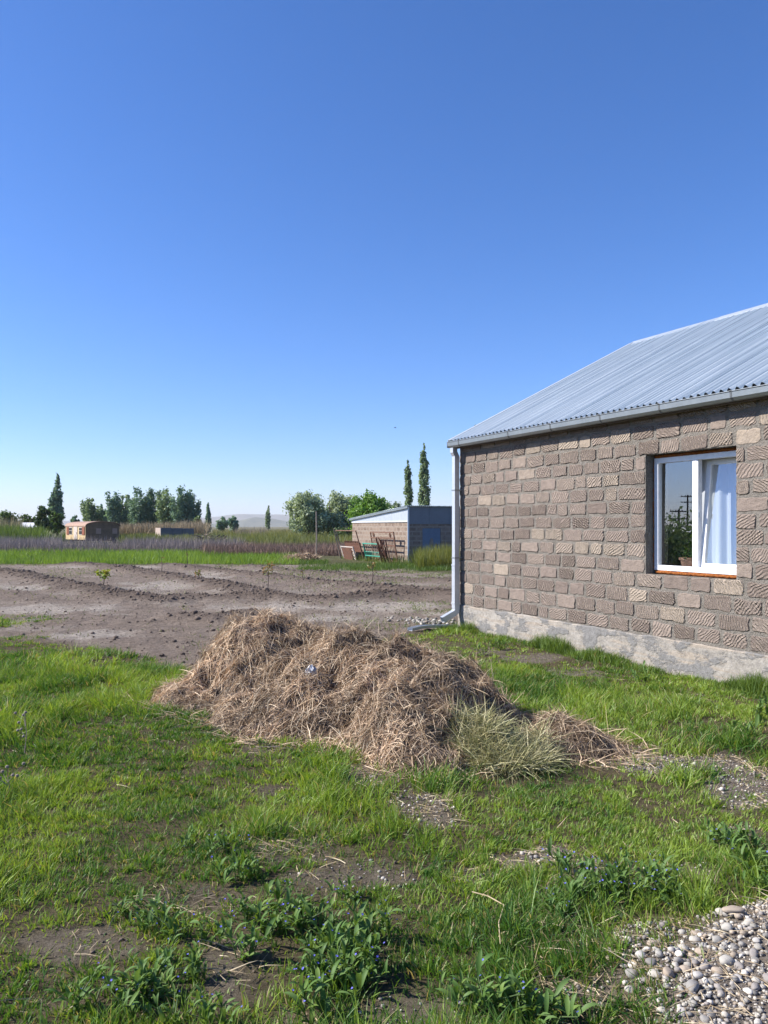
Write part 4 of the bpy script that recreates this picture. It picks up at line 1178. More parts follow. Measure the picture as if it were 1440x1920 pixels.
# ================================================================== FIELD PLANTS
def sapling(px, py, h, spread, nleaf, cols, label, name='sapling'):
    p = gr(px, py); e = empty(name, (p.x, p.y, float(ground_h(np.array([p.x]), np.array([p.y]))[0]) - 0.02)); tag(e, label, 'sapling')
    tops = []; mb = MB(); mb.tube([(0, 0, 0), (0.02, 0, h * 0.5), (-0.01, 0, h)], [0.012, 0.009, 0.004], 6)
    for i in range(6):
        a = rw.uniform(0, 6.28); z = h * rw.uniform(0.45, 0.85); q = Vector((math.cos(a) * spread, math.sin(a) * spread, z + spread * 0.8)); mb.tube([(0, 0, z), q], [0.005, 0.002], 4); tops.append((Vector((0, 0, z)), q))
    mb.build('trunk', M['bark'], e)
    tops.append((Vector((0, 0, h * 0.7)), Vector((0, 0, h))))
    V = []; Q = []; C = []
    for i in range(nleaf):
        a, b = rw.choice(tops); q = a.lerp(b, rw.uniform(0.3, 1.1)) + Vector((rw.gauss(0, .03), rw.gauss(0, .03), rw.gauss(0, .03)))
        d = Vector((rw.gauss(0, 1), rw.gauss(0, 1), rw.gauss(0.3, 1))).normalized(); s = d.orthogonal().normalized() * 0.022; l = 0.07
        b0 = len(V); V += [q, q + d * l * .5 + s, q + d * l, q + d * l * .5 - s]; Q.append((b0, b0 + 1, b0 + 2, b0 + 3)); c = [cols[0][k] + (cols[1][k] - cols[0][k]) * rw.random() for k in range(3)]; C += [c] * 4
    me = npmesh('foliage', np.array(V), np.array(Q), None, np.array(C)); mesh_obj('foliage', me, M['leaves'], e)
YG = ((0.16, 0.22, 0.03), (0.36, 0.36, 0.05)); OG = ((0.14, 0.13, 0.04), (0.30, 0.22, 0.08))
sapling(194, 1108, 0.36, 0.16, 230, YG, 'bushy yellow green sapling on the earth ridge')
sapling(502, 1111, 0.70, 0.16, 70, OG, 'thin young sapling with olive leaves behind the hay heap')
sapling(698, 1106, 0.60, 0.10, 36, OG, 'thin leaning sapling with few leaves before the shed')
sapling(373, 1094, 0.18, 0.12, 40, OG, 'tiny olive seedling on the second earth ridge')
sapling(567, 1086, 0.32, 0.04, 10, OG, 'bare little seedling stick in the field')
sapling(351, 1064, 0.60, 0.03, 5, OG, 'bare upright whip at the far edge of the field')
sapling(303, 1078, 0.55, 0.03, 5, OG, 'bare upright whip between two earth ridges')
def field_sprouts(n):
    y = rng.uniform(9.5, 36, n); x = rng.uniform(-1, 1, n) * (0.5 * y + 1.5); px, py = topix(x, y)
    w = soil_amount(x, y) * (0.06 + 0.9 * sstep(420, 640, px) * sstep(1112, 1075, py) + 0.5 * sstep(620, 760, px) * (py > 1125) + 0.35 * (1 - np.clip(np.hypot((px - 140) / 90, (py - 1078) / 10), 0, 1)) + 0.5 * sstep(1072, 1058, py)) * (1 - np.clip(berm_h(x, y) / 0.14, 0, 0.9))
    w = w * sstep(0.4, 0.62, fbm(x * 1.2, y * 1.2, 201, 3)); ok = (rng.random(n) < w) & ~in_house(x, y) & (hay_h(x, y) < 0.01); x, y = x[ok], y[ok]; m = len(x)
    col = lerp(np.array([0.10, 0.16, 0.04]), np.array([0.20, 0.24, 0.08]), rng.random(m))
    return strands(np.stack([x, y, ground_h(x, y)], 1), rng.uniform(0.03, 0.10, m), 0.004 + 0.0005 * y, rng.uniform(0, 6.28, m), rng.uniform(0.3, 1.4, m), rng.uniform(0, .8, m), col, 2, 0.3)
stuff_obj('field_sprouts', [field_sprouts(150000)], M['grass'], 'sparse green sprouts scattered over the dug field', 'sprouts')
# small hay pile at the far field edge
hp = empty('small_hay_pile', gr(563, 1053)); tag(hp, 'small low hay pile at the far edge of the field', 'hay heap')
V, T = rock_arrays(3, 77); V = V * np.array([0.95, 0.7, 0.62]); V[:, 2] = np.maximum(V[:, 2] * 1.1, -0.05); mesh_obj('packed_hay', npmesh('packed_hay', V, None, T, None, True), bpy.data.materials['packed_hay'], hp)
m = 2600; k = rng.integers(0, len(V), m); bp = V[k] * rng.uniform(0.9, 1.05, m)[:, None]
stuff_obj('straw', [strands(bp, rng.uniform(0.15, 0.4, m), rng.uniform(0.012, 0.022, m), rng.uniform(0, 6.28, m), rng.normal(-0.1, 0.5, m), rng.normal(0, .5, m), lerp(np.array(PAL[0]), np.array(PAL[1]), rng.random(m)), 3, 0.6)], M['straw'], None, None, hp)

# ================================================================== WASTELAND VEGETATION
def band(n, pxr, yr, hr, wr, c0, c1, rise_s=0.18, bend=0.5, seedk=210, thr=(0.25, 0.55), seg=2, mask=None, clump=0.35):
    y = rng.uniform(yr[0], yr[1], n); x = (rng.uniform(pxr[0], pxr[1], n) - 720) / F * y
    k = fbm(x * clump, y * clump, seedk, 3); ok = rng.random(n) < sstep(thr[0], thr[1], k) + 0.12
    if mask is not None: ok &= mask(x, y)
    x, y, k = x[ok], y[ok], k[ok]; m = len(x)
    L = rng.uniform(hr[0], hr[1], m) * (0.6 + 0.8 * k)
    col = lerp(np.array(c0), np.array(c1), np.clip(rng.random(m) * 0.6 + 0.8 * (k - 0.3), 0, 1))
    return strands(np.stack([x, y, np.zeros(m) - 0.03], 1), L, rng.uniform(wr[0], wr[1], m), rng.uniform(0, 6.28, m), np.clip(rng.normal(1.3, rise_s, m), 0.3, 1.57), rng.normal(0, bend, m), col, seg, 0.1)
shed_free = lambda x, y: ~((x > -2.6) & (x < 6) & (y > 35.2) & (y < 45))
stuff_obj('verge_grass', [band(42000, (-160, 560), (35.5, 54), (0.10, 0.42), (0.014, 0.03), (0.08, 0.17, 0.025), (0.24, 0.36, 0.06), 0.35, 0.8, 211, (0.2, 0.45)),
                          band(26000, (560, 980), (30.5, 38), (0.10, 0.28), (0.012, 0.024), (0.06, 0.12, 0.025), (0.13, 0.20, 0.05), 0.3, 0.7, 212, (0.3, 0.6), mask=shed_free)], M['grass'],
          'bright green grass strip beyond the dug field', 'grass')
stuff_obj('shed_weeds', [band(9000, (770, 1000), (31.5, 35.4), (0.35, 0.95), (0.012, 0.025), (0.08, 0.13, 0.025), (0.22, 0.22, 0.06), 0.2, 0.4, 213, (0.2, 0.5), 3, lambda x, y: (x > 1.3) & (y < 35.0 + 0.42 * x) & (x > 0.10 * y - 2.2)),
                         band(3500, (640, 770), (33.5, 43), (0.2, 0.5), (0.012, 0.022), (0.07, 0.12, 0.025), (0.16, 0.2, 0.05), 0.25, 0.5, 214, (0.2, 0.5), 2, lambda x, y: (x < 1.08 - (y - 35.9) * 0.422 - 0.15) & (x > 0.2 - (y - 35.9) * 0.422))], M['grass'],
          'tall rank grass and weeds round the shed', 'weeds')
stuff_obj('grey_scrub', [band(20000, (-160, 455), (52, 67), (0.6, 1.15), (0.012, 0.026), (0.20, 0.165, 0.155), (0.34, 0.29, 0.27), 0.28, 0.5, 215, (0.15, 0.4), 3, lambda x, y: ~((x / y > -0.405) & (x / y < -0.325) & (rng.random(len(x)) < 0.75))),
                         band(7000, (-160, 480), (51, 60), (0.3, 0.8), (0.012, 0.026), (0.15, 0.12, 0.11), (0.28, 0.23, 0.21), 0.45, 0.6, 216, (0.15, 0.4), 2)], M['twig'],
          'belt of dead grey leafless scrub in front of the caravan', 'scrub')
stuff_obj('brown_weeds', [band(16000, (380, 665), (46, 58), (0.35, 0.75), (0.014, 0.03), (0.15, 0.095, 0.075), (0.29, 0.20, 0.155), 0.3, 0.4, 218, (0.15, 0.4), 2, shed_free)], M['twig'],
          'band of dead reddish brown weeds left of the shed', 'weeds')
stuff_obj('wild_grass', [band(30000, (340, 900), (59, 120), (0.55, 1.25), (0.03, 0.07), (0.10, 0.13, 0.045), (0.23, 0.24, 0.10), 0.25, 0.5, 220, (0.15, 0.4), 2, None, 0.12),
                         band(9000, (400, 660), (120, 240), (0.5, 1.3), (0.08, 0.16), (0.15, 0.15, 0.08), (0.25, 0.24, 0.13), 0.25, 0.5, 221, (0.15, 0.4), 2, None, 0.06)], M['grass'],
          'olive wild grass on the wasteland behind the scrub', 'wild grass')
stuff_obj('green_undergrowth', [band(17000, (-200, 135), (68, 92), (0.9, 1.9), (0.05, 0.11), (0.05, 0.10, 0.025), (0.13, 0.19, 0.05), 0.35, 0.6, 223, (0.15, 0.45), 2, lambda x, y: (x / y < -0.425) | (y > 89), 0.15),
                                band(8000, (225, 420), (76, 88), (0.5, 1.1), (0.05, 0.10), (0.08, 0.12, 0.04), (0.18, 0.20, 0.08), 0.35, 0.6, 224, (0.2, 0.5), 2, None, 0.15)], M['grass'],
          'green undergrowth left of and behind the caravan', 'undergrowth')
stuff_obj('dry_reeds', [band(15000, (175, 385), (92, 108), (1.7, 2.7), (0.04, 0.08), (0.26, 0.20, 0.12), (0.46, 0.37, 0.24), 0.14, 0.35, 225, (0.1, 0.3), 3, None, 0.12),
                        band(3500, (-160, 40), (84, 96), (1.7, 2.9), (0.04, 0.08), (0.24, 0.20, 0.10), (0.42, 0.36, 0.2), 0.2, 0.5, 226, (0.3, 0.5), 3, None, 0.12),
                        band(1600, (440, 500), (100, 130), (1.2, 2.0), (0.03, 0.05), (0.26, 0.2, 0.15), (0.36, 0.3, 0.22), 0.1, 0.2, 227, (0.3, 0.6), 2, None, 0.12)], M['twig'],
          'straw coloured reed bed behind the caravan', 'reeds')

# ================================================================== TREES
rt = np.random.default_rng(77)
def tree(name, label, px, py_top, D, width_px, base_py, c0, c1, kind, nleaf, leaf, group=None, lobes=None, cat='tree'):
    X = (px - 720) / F * D; top = CH - (py_top - HZ) / F * D; W = width_px / F * D
    e = empty(name, (X, D, 0)); tag(e, label, cat, group)
    H = top; rr_ = W / 2
    cl = []   # clump centre, radius
    if kind == 'poplar':
        z0 = 0.12 * H; nl = lobes or 1
        offs = [(0.0, 1.0, 1.0)] if nl == 1 else [(rt.uniform(-0.75, 0.75) if i else 0.1, rt.uniform(0.62, 0.9) if i else 1.0, 0.5) for i in range(nl)]
        for ox, hs, ws in offs:
            n = 40
            for i in range(n):
                t = (i + rt.random()) / n; z = z0 + (H * hs - z0) * t
                env = rr_ * ws * (0.45 + 0.55 * math.sin(math.pi * min(1, (t * 0.8 + 0.16)))) * (1.0 if t < 0.86 else max(0.15, (1 - t) / 0.14))
                for q in range(2):
                    a = rt.uniform(0, 6.28); r_ = env * rt.uniform(0.15, 0.75)
                    cl.append((ox * rr_ * 0.8 + r_ * math.cos(a), r_ * math.sin(a), z, max(0.12 * rr_, env * rt.uniform(0.24, 0.48)), 2.3))
    elif kind == 'round':
        n = 44
        for i in range(n):
            u = rt.normal(0, 1, 3); u /= np.linalg.norm(u); k = rt.uniform(0.35, 0.92)
            zc = H * 0.56; rz = H * 0.44
            x_, y_, z_ = u[0] * rr_ * k, u[1] * rr_ * k, zc + u[2] * rz * min(k, 0.82)
            if z_ < H * 0.16: z_ = H * rt.uniform(0.16, 0.4)
            cl.append((x_, y_, z_, rr_ * rt.uniform(0.18, 0.36), 0.9))
    elif kind == 'upright':   # loose ascending limbs
        for i in range(9):
            a = rt.uniform(0, 6.28); out_ = rt.uniform(0.2, 0.95) * rr_; hs = rt.uniform(0.68, 1.0) if i else 1.0
            for t in np.linspace(0.25, 1, 9):
                z = H * hs * t
                k = out_ * min(1, t * 1.3) * (1 if i else 0.15)
                cl.append((k * math.cos(a) + rt.normal(0, 0.05) * rr_, k * math.sin(a) + rt.normal(0, .05) * rr_, z, rr_ * rt.uniform(0.18, 0.36) * (1.15 - 0.5 * t), 1.3))
    cl = np.array(cl)
    w = cl[:, 3] ** 2; pick = rt.choice(len(cl), nleaf, p=w / w.sum())
    u = rt.normal(0, 1, (nleaf, 3)); u /= np.linalg.norm(u, axis=1, keepdims=True)
    rad = cl[pick, 3] * np.where(rt.random(nleaf) < 0.22, rt.uniform(1.0, 1.65, nleaf), rt.uniform(0.3, 1.1, nleaf))
    P = cl[pick, :3] + u * rad[:, None] * np.stack([np.ones(nleaf), np.ones(nleaf), cl[pick, 4]], 1)
    P[:, 2] = np.maximum(P[:, 2], 0.05 * H)
    nrm = u + rt.normal(0, 0.55, (nleaf, 3)); nrm /= np.linalg.norm(nrm, axis=1, keepdims=True)
    a1 = np.cross(nrm, rt.normal(0, 1, (nleaf, 3))); a1 /= np.linalg.norm(a1, axis=1, keepdims=True); a2 = np.cross(nrm, a1)
    s = leaf * rt.uniform(0.6, 1.3, nleaf)
    V = np.stack([P - a1 * s[:, None] * .6, P + a2 * s[:, None] * .38, P + a1 * s[:, None] * .6, P - a2 * s[:, None] * .38], 1).reshape(-1, 3)
    Q = np.arange(nleaf * 4).reshape(-1, 4)
    ct = rt.random(len(cl))[pick] * 0.6 + rt.random(nleaf) * 0.4
    C = np.repeat(lerp(np.array(c0), np.array(c1), ct), 4, 0)
    mesh_obj('crown', npmesh('crown', V, Q, None, C), M['leaves'], e)
    mb = MB(); tr_ = max(0.06, 0.016 * H)
    mb.tube([(0, 0, -0.2), (0.01 * H, 0, 0.3 * H), (0, 0.01 * H, 0.62 * H), (0, 0, 0.9 * H)], [tr_ * 1.3, tr_, tr_ * 0.6, tr_ * 0.15], 7)
    sel = rt.choice(len(cl), min(14, len(cl)), replace=False)
    for i in sel:
        c = Vector(cl[i, :3]); z = min(c.z * 0.75, H * 0.6)
        mb.tube([(0, 0, max(0.08 * H, z - 0.1 * H)), (c.x * 0.5, c.y * 0.5, (z + c.z) / 2), c], [tr_ * 0.5, tr_ * 0.3, tr_ * 0.08], 5)
    mb.build('trunk', M['bark'], e, True)
    return e
PD = ((0.10, 0.175, 0.125), (0.25, 0.36, 0.24)); PG = ((0.13, 0.20, 0.10), (0.28, 0.36, 0.19)); SIL = ((0.22, 0.28, 0.17), (0.38, 0.45, 0.29)); BRT = ((0.09, 0.20, 0.03), (0.22, 0.37, 0.06))
tree('poplar_tree', 'tallest slim poplar behind the shed roof', 795, 834, 112, 21, 990, *PG, 'poplar', 5200, 0.30)
tree('poplar_tree', 'shorter slim poplar beside the tallest poplar behind the shed', 765, 864, 114, 18, 990, *PG, 'poplar', 4200, 0.30)
tree('poplar_tree', 'tall dark many-stemmed poplar left of the caravan', 107, 892, 135, 34, 990, *PD, 'poplar', 7500, 0.34, lobes=4)
tree('poplar_tree', 'pale thin poplar clump far off, left of the silvery willows', 503, 949, 300, 15, 995, *PG, 'poplar', 2200, 0.55, lobes=3)
tree('poplar_tree', 'lone narrow far poplar touching the silvery willows', 546, 951, 290, 9, 995, *PG, 'poplar', 1500, 0.5)
tree('poplar_tree', 'small ragged poplar right of the long tree row', 389, 946, 170, 20, 990, *PD, 'poplar', 2600, 0.4, lobes=3)
for i, (px, pt, w, D, lab) in enumerate(((578, 919, 60, 92, 'silvery willow at the free end of its clump'), (618, 923, 56, 95, 'silvery willow in the middle of its clump'), (655, 924, 52, 97, 'silvery willow half behind the bright green tree'), (733, 940, 34, 99, 'low silvery willow just above the shed roof'))):
    tree('willow_tree', lab, px, pt - 2, D, w * 1.4, 990, *SIL, 'round', 9000, 0.26)
tree('green_tree', 'bright green broad tree beside the shed', 690, 921, 72, 84, 990, *BRT, 'round', 9000, 0.19)
for i, (px, pt, w, D) in enumerate(((172, 938, 26, 150), (190, 950, 20, 152), (219, 926, 36, 140), (240, 932, 24, 146), (262, 922, 34, 138), (287, 920, 32, 140), (312, 921, 34, 136), (338, 918, 34, 134), (358, 920, 30, 136))):
    tree('row_tree', 'blue green feathery tree in the long row behind the reeds', px, pt, D, w * 1.55, 990, *(PD if i % 3 else PG), 'upright', 5200, 0.36, 'tree row behind the reeds')
tree('shrub', 'dark round shrub below the tall dark poplar', 80, 949, 105, 34, 990, (0.03, 0.06, 0.02), (0.075, 0.12, 0.03), 'round', 3600, 0.28, cat='shrub')
tree('shrub', 'mid green shrub between dark shrub and caravan', 106, 956, 108, 28, 990, (0.05, 0.10, 0.025), (0.10, 0.16, 0.04), 'round', 2600, 0.28, cat='shrub')
tree('shrub', 'low green bush near the white roofed hut', 52, 963, 130, 30, 990, (0.05, 0.10, 0.025), (0.11, 0.17, 0.04), 'round', 2000, 0.34, cat='shrub')
tree('shrub', 'wide green bush behind the left reeds', 14, 960, 120, 50, 990, (0.04, 0.09, 0.02), (0.10, 0.15, 0.035), 'round', 3000, 0.32, cat='shrub')
tree('shrub', 'bright green bush at the end of the tree row', 370, 962, 118, 18, 990, (0.06, 0.12, 0.025), (0.12, 0.2, 0.05), 'round', 1400, 0.28, cat='shrub')
tree('shrub', 'small dark tree just left of the caravan roof', 140, 962, 125, 16, 990, *PD, 'round', 1200, 0.3, cat='shrub')
tree('shrub', 'left of two round bushes standing before the hills', 417, 968, 165, 20, 990, *PD, 'round', 1700, 0.38, cat='shrub')
tree('shrub', 'right of two round bushes standing before the hills', 437, 967, 168, 22, 990, *PD, 'round', 1900, 0.38, cat='shrub')
tree('shrub', 'low dark bush at the foot of the silvery willows', 640, 988, 84, 50, 1000, (0.05, 0.09, 0.03), (0.10, 0.15, 0.05), 'round', 1800, 0.2, cat='shrub')
tree('garden_tree', 'leafy treetop peeking over the roof verge', 891, 795, 41, 17, 990, *PG, 'poplar', 2600, 0.12)

# ================================================================== SHED
SA = math.atan2(0.389, 0.921)
shed = empty('stone_shed', (1.08, 35.9, 0), SA); tag(shed, 'low stone shed with slanting metal roof beyond the field', 'shed')
swm, nt, out = mat('whitewashed_rubble')
tc = nt.nodes.new('ShaderNodeTexCoord'); sx_n = nt.nodes.new('ShaderNodeSeparateXYZ'); mp = nt.nodes.new('ShaderNodeCombineXYZ'); ad = nt.nodes.new('ShaderNodeMath'); nt.links.new(tc.outputs['Object'], sx_n.inputs[0])
nt.links.new(sx_n.outputs[0], ad.inputs[0]); nt.links.new(sx_n.outputs[1], ad.inputs[1]); nt.links.new(ad.outputs[0], mp.inputs[0]); nt.links.new(sx_n.outputs[2], mp.inputs[1])
br = nt.nodes.new('ShaderNodeTexBrick'); br.inputs['Scale'].default_value = 1.0; br.inputs['Brick Width'].default_value = 0.42; br.inputs['Row Height'].default_value = 0.21; br.inputs['Mortar Size'].default_value = 0.035
br.inputs['Color1'].default_value = (0.15, 0.11, 0.085, 1); br.inputs['Color2'].default_value = (0.27, 0.21, 0.165, 1); br.inputs['Mortar'].default_value = (0.29, 0.25, 0.21, 1)
nt.links.new(mp.outputs[0], br.inputs['Vector'])
f = noise_fac(nt, 3, 6, 0.7, 'Object', 0.40, 0.66); c = mixc(nt, f, br.outputs[0], (0.26, 0.205, 0.165)); f2 = noise_fac(nt, 9, 5, 0.7, 'Object', 0.55, 0.68); c = mixc(nt, f2, c, (0.17, 0.13, 0.11))
princ(nt, out, c, 0.95, 0, bump(nt, f2, 0.5, 0.03), 0.1)
blue_m = worn('blue_grey_sheet', (0.18, 0.20, 0.225), (0.15, 0.165, 0.19), 2, 0.5, 0.3, 0.05)
door_m = worn('blue_door_paint', (0.15, 0.20, 0.27), (0.12, 0.165, 0.23), 4, 0.6)
SLn, SWd = 7.1, 5.2
mb = MB(); mb.box(0, 0.3, 0.0, SLn, -0.1, 1.95); mb.box(SWd - 0.3, SWd, 0, SLn, -0.1, 1.95); mb.box(0.3, SWd - 0.3, SLn - 0.3, SLn, -0.1, 1.95)
mb.box(0.3, 0.72, 0, 0.3, -0.1, 1.95); mb.box(1.64, SWd - 0.3, 0, 0.3, -0.1, 1.95); mb.box(0.72, 1.64, 0, 0.3, 1.62, 1.95)
mb.build('wall', swm, shed)
d_ = MB().box(0.725, 1.635, 0.02, 0.07, -0.05, 1.615).build('door', door_m, shed)
MB().box(1.42, 1.45, -0.03, 0.018, 0.75, 0.9).build('handle', M['rust'], d_)
MB().lathe([(0.0, 0), (0.10, 0.002), (0.11, 0.012), (0.0, 0.02)], 16).build('oval_plate', M['old_wood'], d_).matrix_local = Matrix.Translation((1.18, 0.018, 0.95)) @ Matrix.Rotation(R(90), 4, 'X') @ Matrix.Diagonal((0.9, 2.0, 1, 1))
w_ = MB().box(2.2, 2.75, -0.02, 0.0, 1.05, 1.6).build('window', M['old_wood'], shed); MB().box(2.26, 2.69, -0.03, -0.021, 1.11, 1.54).build('pane', M['dark'], w_)
for i in range(5):
    MB().box(0.02 + i * 1.03, 0.02 + i * 1.03 + 1.025, -0.03 - 0.003 * (i % 2), -0.008, 1.80, 2.585).build('front_panel', blue_m, shed)
nP = 4
for i in range(nP):
    y0, y1 = SLn * i / nP, SLn * (i + 1) / nP + (0.03 if i < nP - 1 else 0)
    z0, z1 = 2.585 - 0.49 * y0 / SLn, 2.585 - 0.49 * y1 / SLn; xo = -0.022 - 0.004 * (i % 2)
    MB().add([(xo, y0, 1.93), (xo, y1, 1.93), (xo, y1, z1), (xo, y0, z0), (-0.004, y0, 1.93), (-0.004, y1, 1.93), (-0.004, y1, z1), (-0.004, y0, z0)], [(0,1,2,3),(7,6,5,4),(0,4,5,1),(1,5,6,2),(2,6,7,3),(3,7,4,0)]).build('gable_panel', M['galv'], shed)
MB().box(-0.05, -0.023, -0.02, SLn, 1.90, 1.94).build('trim_strip', M['pvc'], shed)
MB().box(-0.035, 0.04, -0.045, -0.005, -0.05, 2.58).build('corner_strip', M['galv'], shed)
vs = []; fs = []; nw = 54 * 6
for i in range(nw + 1):
    x = -0.12 + (SWd + 0.24) * i / nw; zz = 0.018 * math.cos(2 * math.pi * i / 6)
    for y, z in ((-0.18, 2.615 + 0.012), (SLn + 0.15, 2.615 - 0.51)): vs.append((x, y, z + zz))
for i in range(nw): fs.append((2*i, 2*i+2, 2*i+3, 2*i+1))
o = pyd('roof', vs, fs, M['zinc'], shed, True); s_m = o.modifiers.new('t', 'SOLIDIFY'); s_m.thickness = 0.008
MB().add([(-0.125, -0.18, 2.52), (-0.125, SLn + .15, 2.02), (-0.125, SLn + .15, 2.09), (-0.125, -0.18, 2.605), (-0.10, -0.18, 2.52), (-0.10, SLn + .15, 2.02), (-0.10, SLn + .15, 2.09), (-0.10, -0.18, 2.605)], [(0,1,2,3),(7,6,5,4),(0,4,5,1),(1,5,6,2),(2,6,7,3),(3,7,4,0)]).build('verge_board', M['gutter'], shed)
SMX = Matrix.Translation((1.08, 35.9, 0)) @ Matrix.Rotation(SA, 4, 'Z')
def lean(name, y, label, cat, foot, ang):
    """an empty at the foot of something leaning on the shed's lit wall: local x runs along the wall, z up the leaning thing"""
    e = bpy.data.objects.new(name, None); link(e)
    e.matrix_world = SMX @ Matrix.Translation((-foot, y, 0)) @ Matrix.Rotation(R(90), 4, 'Z') @ Matrix.Rotation(-R(ang), 4, 'X')
    return tag(e, label, cat)
e = lean('pipe_frame', 4.05, 'tall thin pipe frame leaning on the shed wall', 'frame', 0.52, 17)
MB().tube([(2.9, 0, 0), (2.9, 0, 1.55)], 0.03).build('post', M['old_wood'], e); MB().tube([(0, 0, 0), (0, 0, 1.55)], 0.028).build('post', M['rust2'], e); MB().tube([(-0.05, 0, 1.55), (2.95, 0, 1.55)], 0.028).build('top_bar', M['rust2'], e)
e = lean('pole', 6.95, 'pale slanting pole propped at the far end of the shed', 'pole', 0.62, 17); MB().tube([(0.2, 0, 0), (0, 0, 1.65)], [0.035, 0.028]).build('shaft', M['old_wood'], e)
e = lean('rusty_bed_base', 4.5, 'rusty brown bed base behind the pale rack', 'bed base', 0.34, 14)
for z in (0.42, 0.82): MB().box(0, 2.35, -0.02, 0.02, z, z + 0.06).build('rail', M['rust'], e)
MB().box(0.08, 2.27, -0.01, 0.01, 0.48, 0.82).build('spring_panel', M['rust'], e)
for x in (0.05, 2.3): MB().tube([(x, 0, 0), (x, 0, 0.92)], 0.025).build('leg', M['rust'], e)
for i in range(9): MB().lathe([(0.02, 0), (0.055, 0.03), (0.03, 0.06), (0.05, 0.10)], 8, (0.2 + i * 0.24, 0, 0.88)).build('spring', M['rust'], e)
e = lean('slatted_rack', 4.85, 'pale flaking slatted rack in front of the rusty bed base', 'rack', 0.62, 16)
for x in (0, 1.75): MB().box(x, x + 0.06, -0.03, 0.03, 0, 0.72).build('side', M['white_flake'], e)
for i in range(5): MB().box(0.062, 1.748, -0.02, 0.02, 0.06 + i * 0.15, 0.10 + i * 0.15).build('slat', M['white_flake'], e)
MB().box(0.25, 1.55, 0.05, 0.07, 0.02, 0.62).build('back_sheet', M['rust'], e)
e = lean('rusty_grille', 0.55, 'large rusty window grille leaning near the shed corner', 'grille', 0.24, 9)
for z in (0.06, 0.80, 1.15, 1.42): MB().box(0, 2.85, -0.02, 0.02, z, z + 0.05).build('rail', M['rust2'], e)
for x in (0.0, 2.8): MB().box(x, x + 0.05, -0.024, 0.024, 0, 1.46).build('post', M['rust2'], e)
for i in range(16): MB().tube([(0.15 + i * 0.165, 0, 0.06), (0.15 + i * 0.165, 0, 1.2)], 0.014, 5).build('bar', M['rust2'], e)
for x in (0.45, 2.45): MB().lathe([(0.10, -0.02), (0.12, 0.0), (0.10, 0.02), (0.07, 0.0), (0.10, -0.02)], 12).build('ring', M['rust2'], e).matrix_local = Matrix.Translation((x, 0, 1.31)) @ Matrix.Rotation(R(90), 4, 'X')
e = lean('green_bedstead', 1.6, 'green painted iron bedstead end leaning on the rusty grille', 'bedstead', 0.60, 14)
for x in (0, 1.85): MB().tube([(x, 0, 0), (x, 0, 0.92)], 0.03).build('leg', M['green_paint'], e)
for z in (0.30, 0.90): MB().tube([(-0.05, 0, z), (1.9, 0, z)], 0.032).build('rail', M['green_paint'], e)
MB().tube([(0, 0, 0.5), (1.85, 0, 0.5)], 0.016).build('rail', M['green_paint'], e)
for i in range(6):
    x = 0.2 + i * 0.29
    MB().tube([(x + 0.10 * math.cos(t * 0.7), 0, 0.70 + 0.15 * math.sin(t * 0.7)) for t in range(10)], 0.014, 5).build('scroll', M['dark'], e)
for i in range(11): MB().tube([(0.12 + i * 0.16, 0, 0.31), (0.12 + i * 0.16, 0, 0.5)], 0.012, 5).build('bar', M['green_paint'], e)
e = lean('iron_rods', 0.25, 'bundle of rusty iron rods leaning at the shed corner', 'iron rods', 0.55, 20)
for i in range(14):
    x0 = rw.uniform(0.1, 1.5); MB().tube([(x0, rw.uniform(-.12, .12), 0), (x0 + rw.uniform(-0.5, 0.1), rw.uniform(-.03, .05), rw.uniform(0.7, 1.5))], rw.uniform(0.014, 0.03), 5).build('rod', M['rust'] if i % 3 else M['rust2'], e)
# post at the weeds
p = gr(593, 1051); o = MB().tube([(0, 0, -0.2), (0.02, 0, 1.2), (0.0, 0, 2.45)], [0.045, 0.04, 0.032], 7).build('wooden_post', M['old_wood']); o.location = (p.x, p.y, 0)
tag(o, 'thin upright wooden post beside the small hay pile', 'post')

# ================================================================== CARAVAN
cvm = worn('yellow_caravan_paint', (0.64, 0.50, 0.28), (0.50, 0.34, 0.18), 3.5, 0.7, lo=0.45, hi=0.75)
cend = worn('brown_caravan_end', (0.26, 0.17, 0.10), (0.15, 0.10, 0.065), 3, 0.8)
croof = worn('rusty_roof_paint', (0.44, 0.28, 0.20), (0.34, 0.23, 0.17), 3, 0.7)
cp = at(160, 1019, 80); cang = math.atan2(0.67, 0.74)
cv = empty('workers_caravan', (cp.x, cp.y, 0), cang); tag(cv, 'old yellow site caravan with curved rusty roof in dead scrub', 'caravan')
CW, CL, z0, zw = 3.55, 5.2, 0.35, 1.72          # local x across the dark end, y back along the lit side
MB().box(0, 0.05, 0, CL, z0, zw).build('side_wall', cvm, cv); MB().box(CW - 0.05, CW, 0, CL, z0, zw).build('side_wall', cvm, cv)
def arch(y, n=14): return [(CW / 2 - (CW / 2 + 0.06) * math.cos(math.pi * i / n), y, zw + 0.50 * math.sin(math.pi * i / n) ** 0.75) for i in range(n + 1)]
for y in (0.0, CL - 0.05):
    a = [(CW / 2 + (p[0] - CW / 2) * 0.965, y, zw + (p[2] - zw) * 0.96) for p in arch(0)]; n = len(a)
    vs = [(0.05, y, z0)] + a + [(CW - 0.05, y, z0)]; vs += [(v[0], y + 0.05, v[2]) for v in vs]; k = n + 2
    MB().add(vs, [tuple(range(k))[::-1], tuple(range(k, 2 * k))] + [(i, (i + 1) % k, k + (i + 1) % k, k + i) for i in range(k)]).build('end_wall', cend, cv)
nr = 9
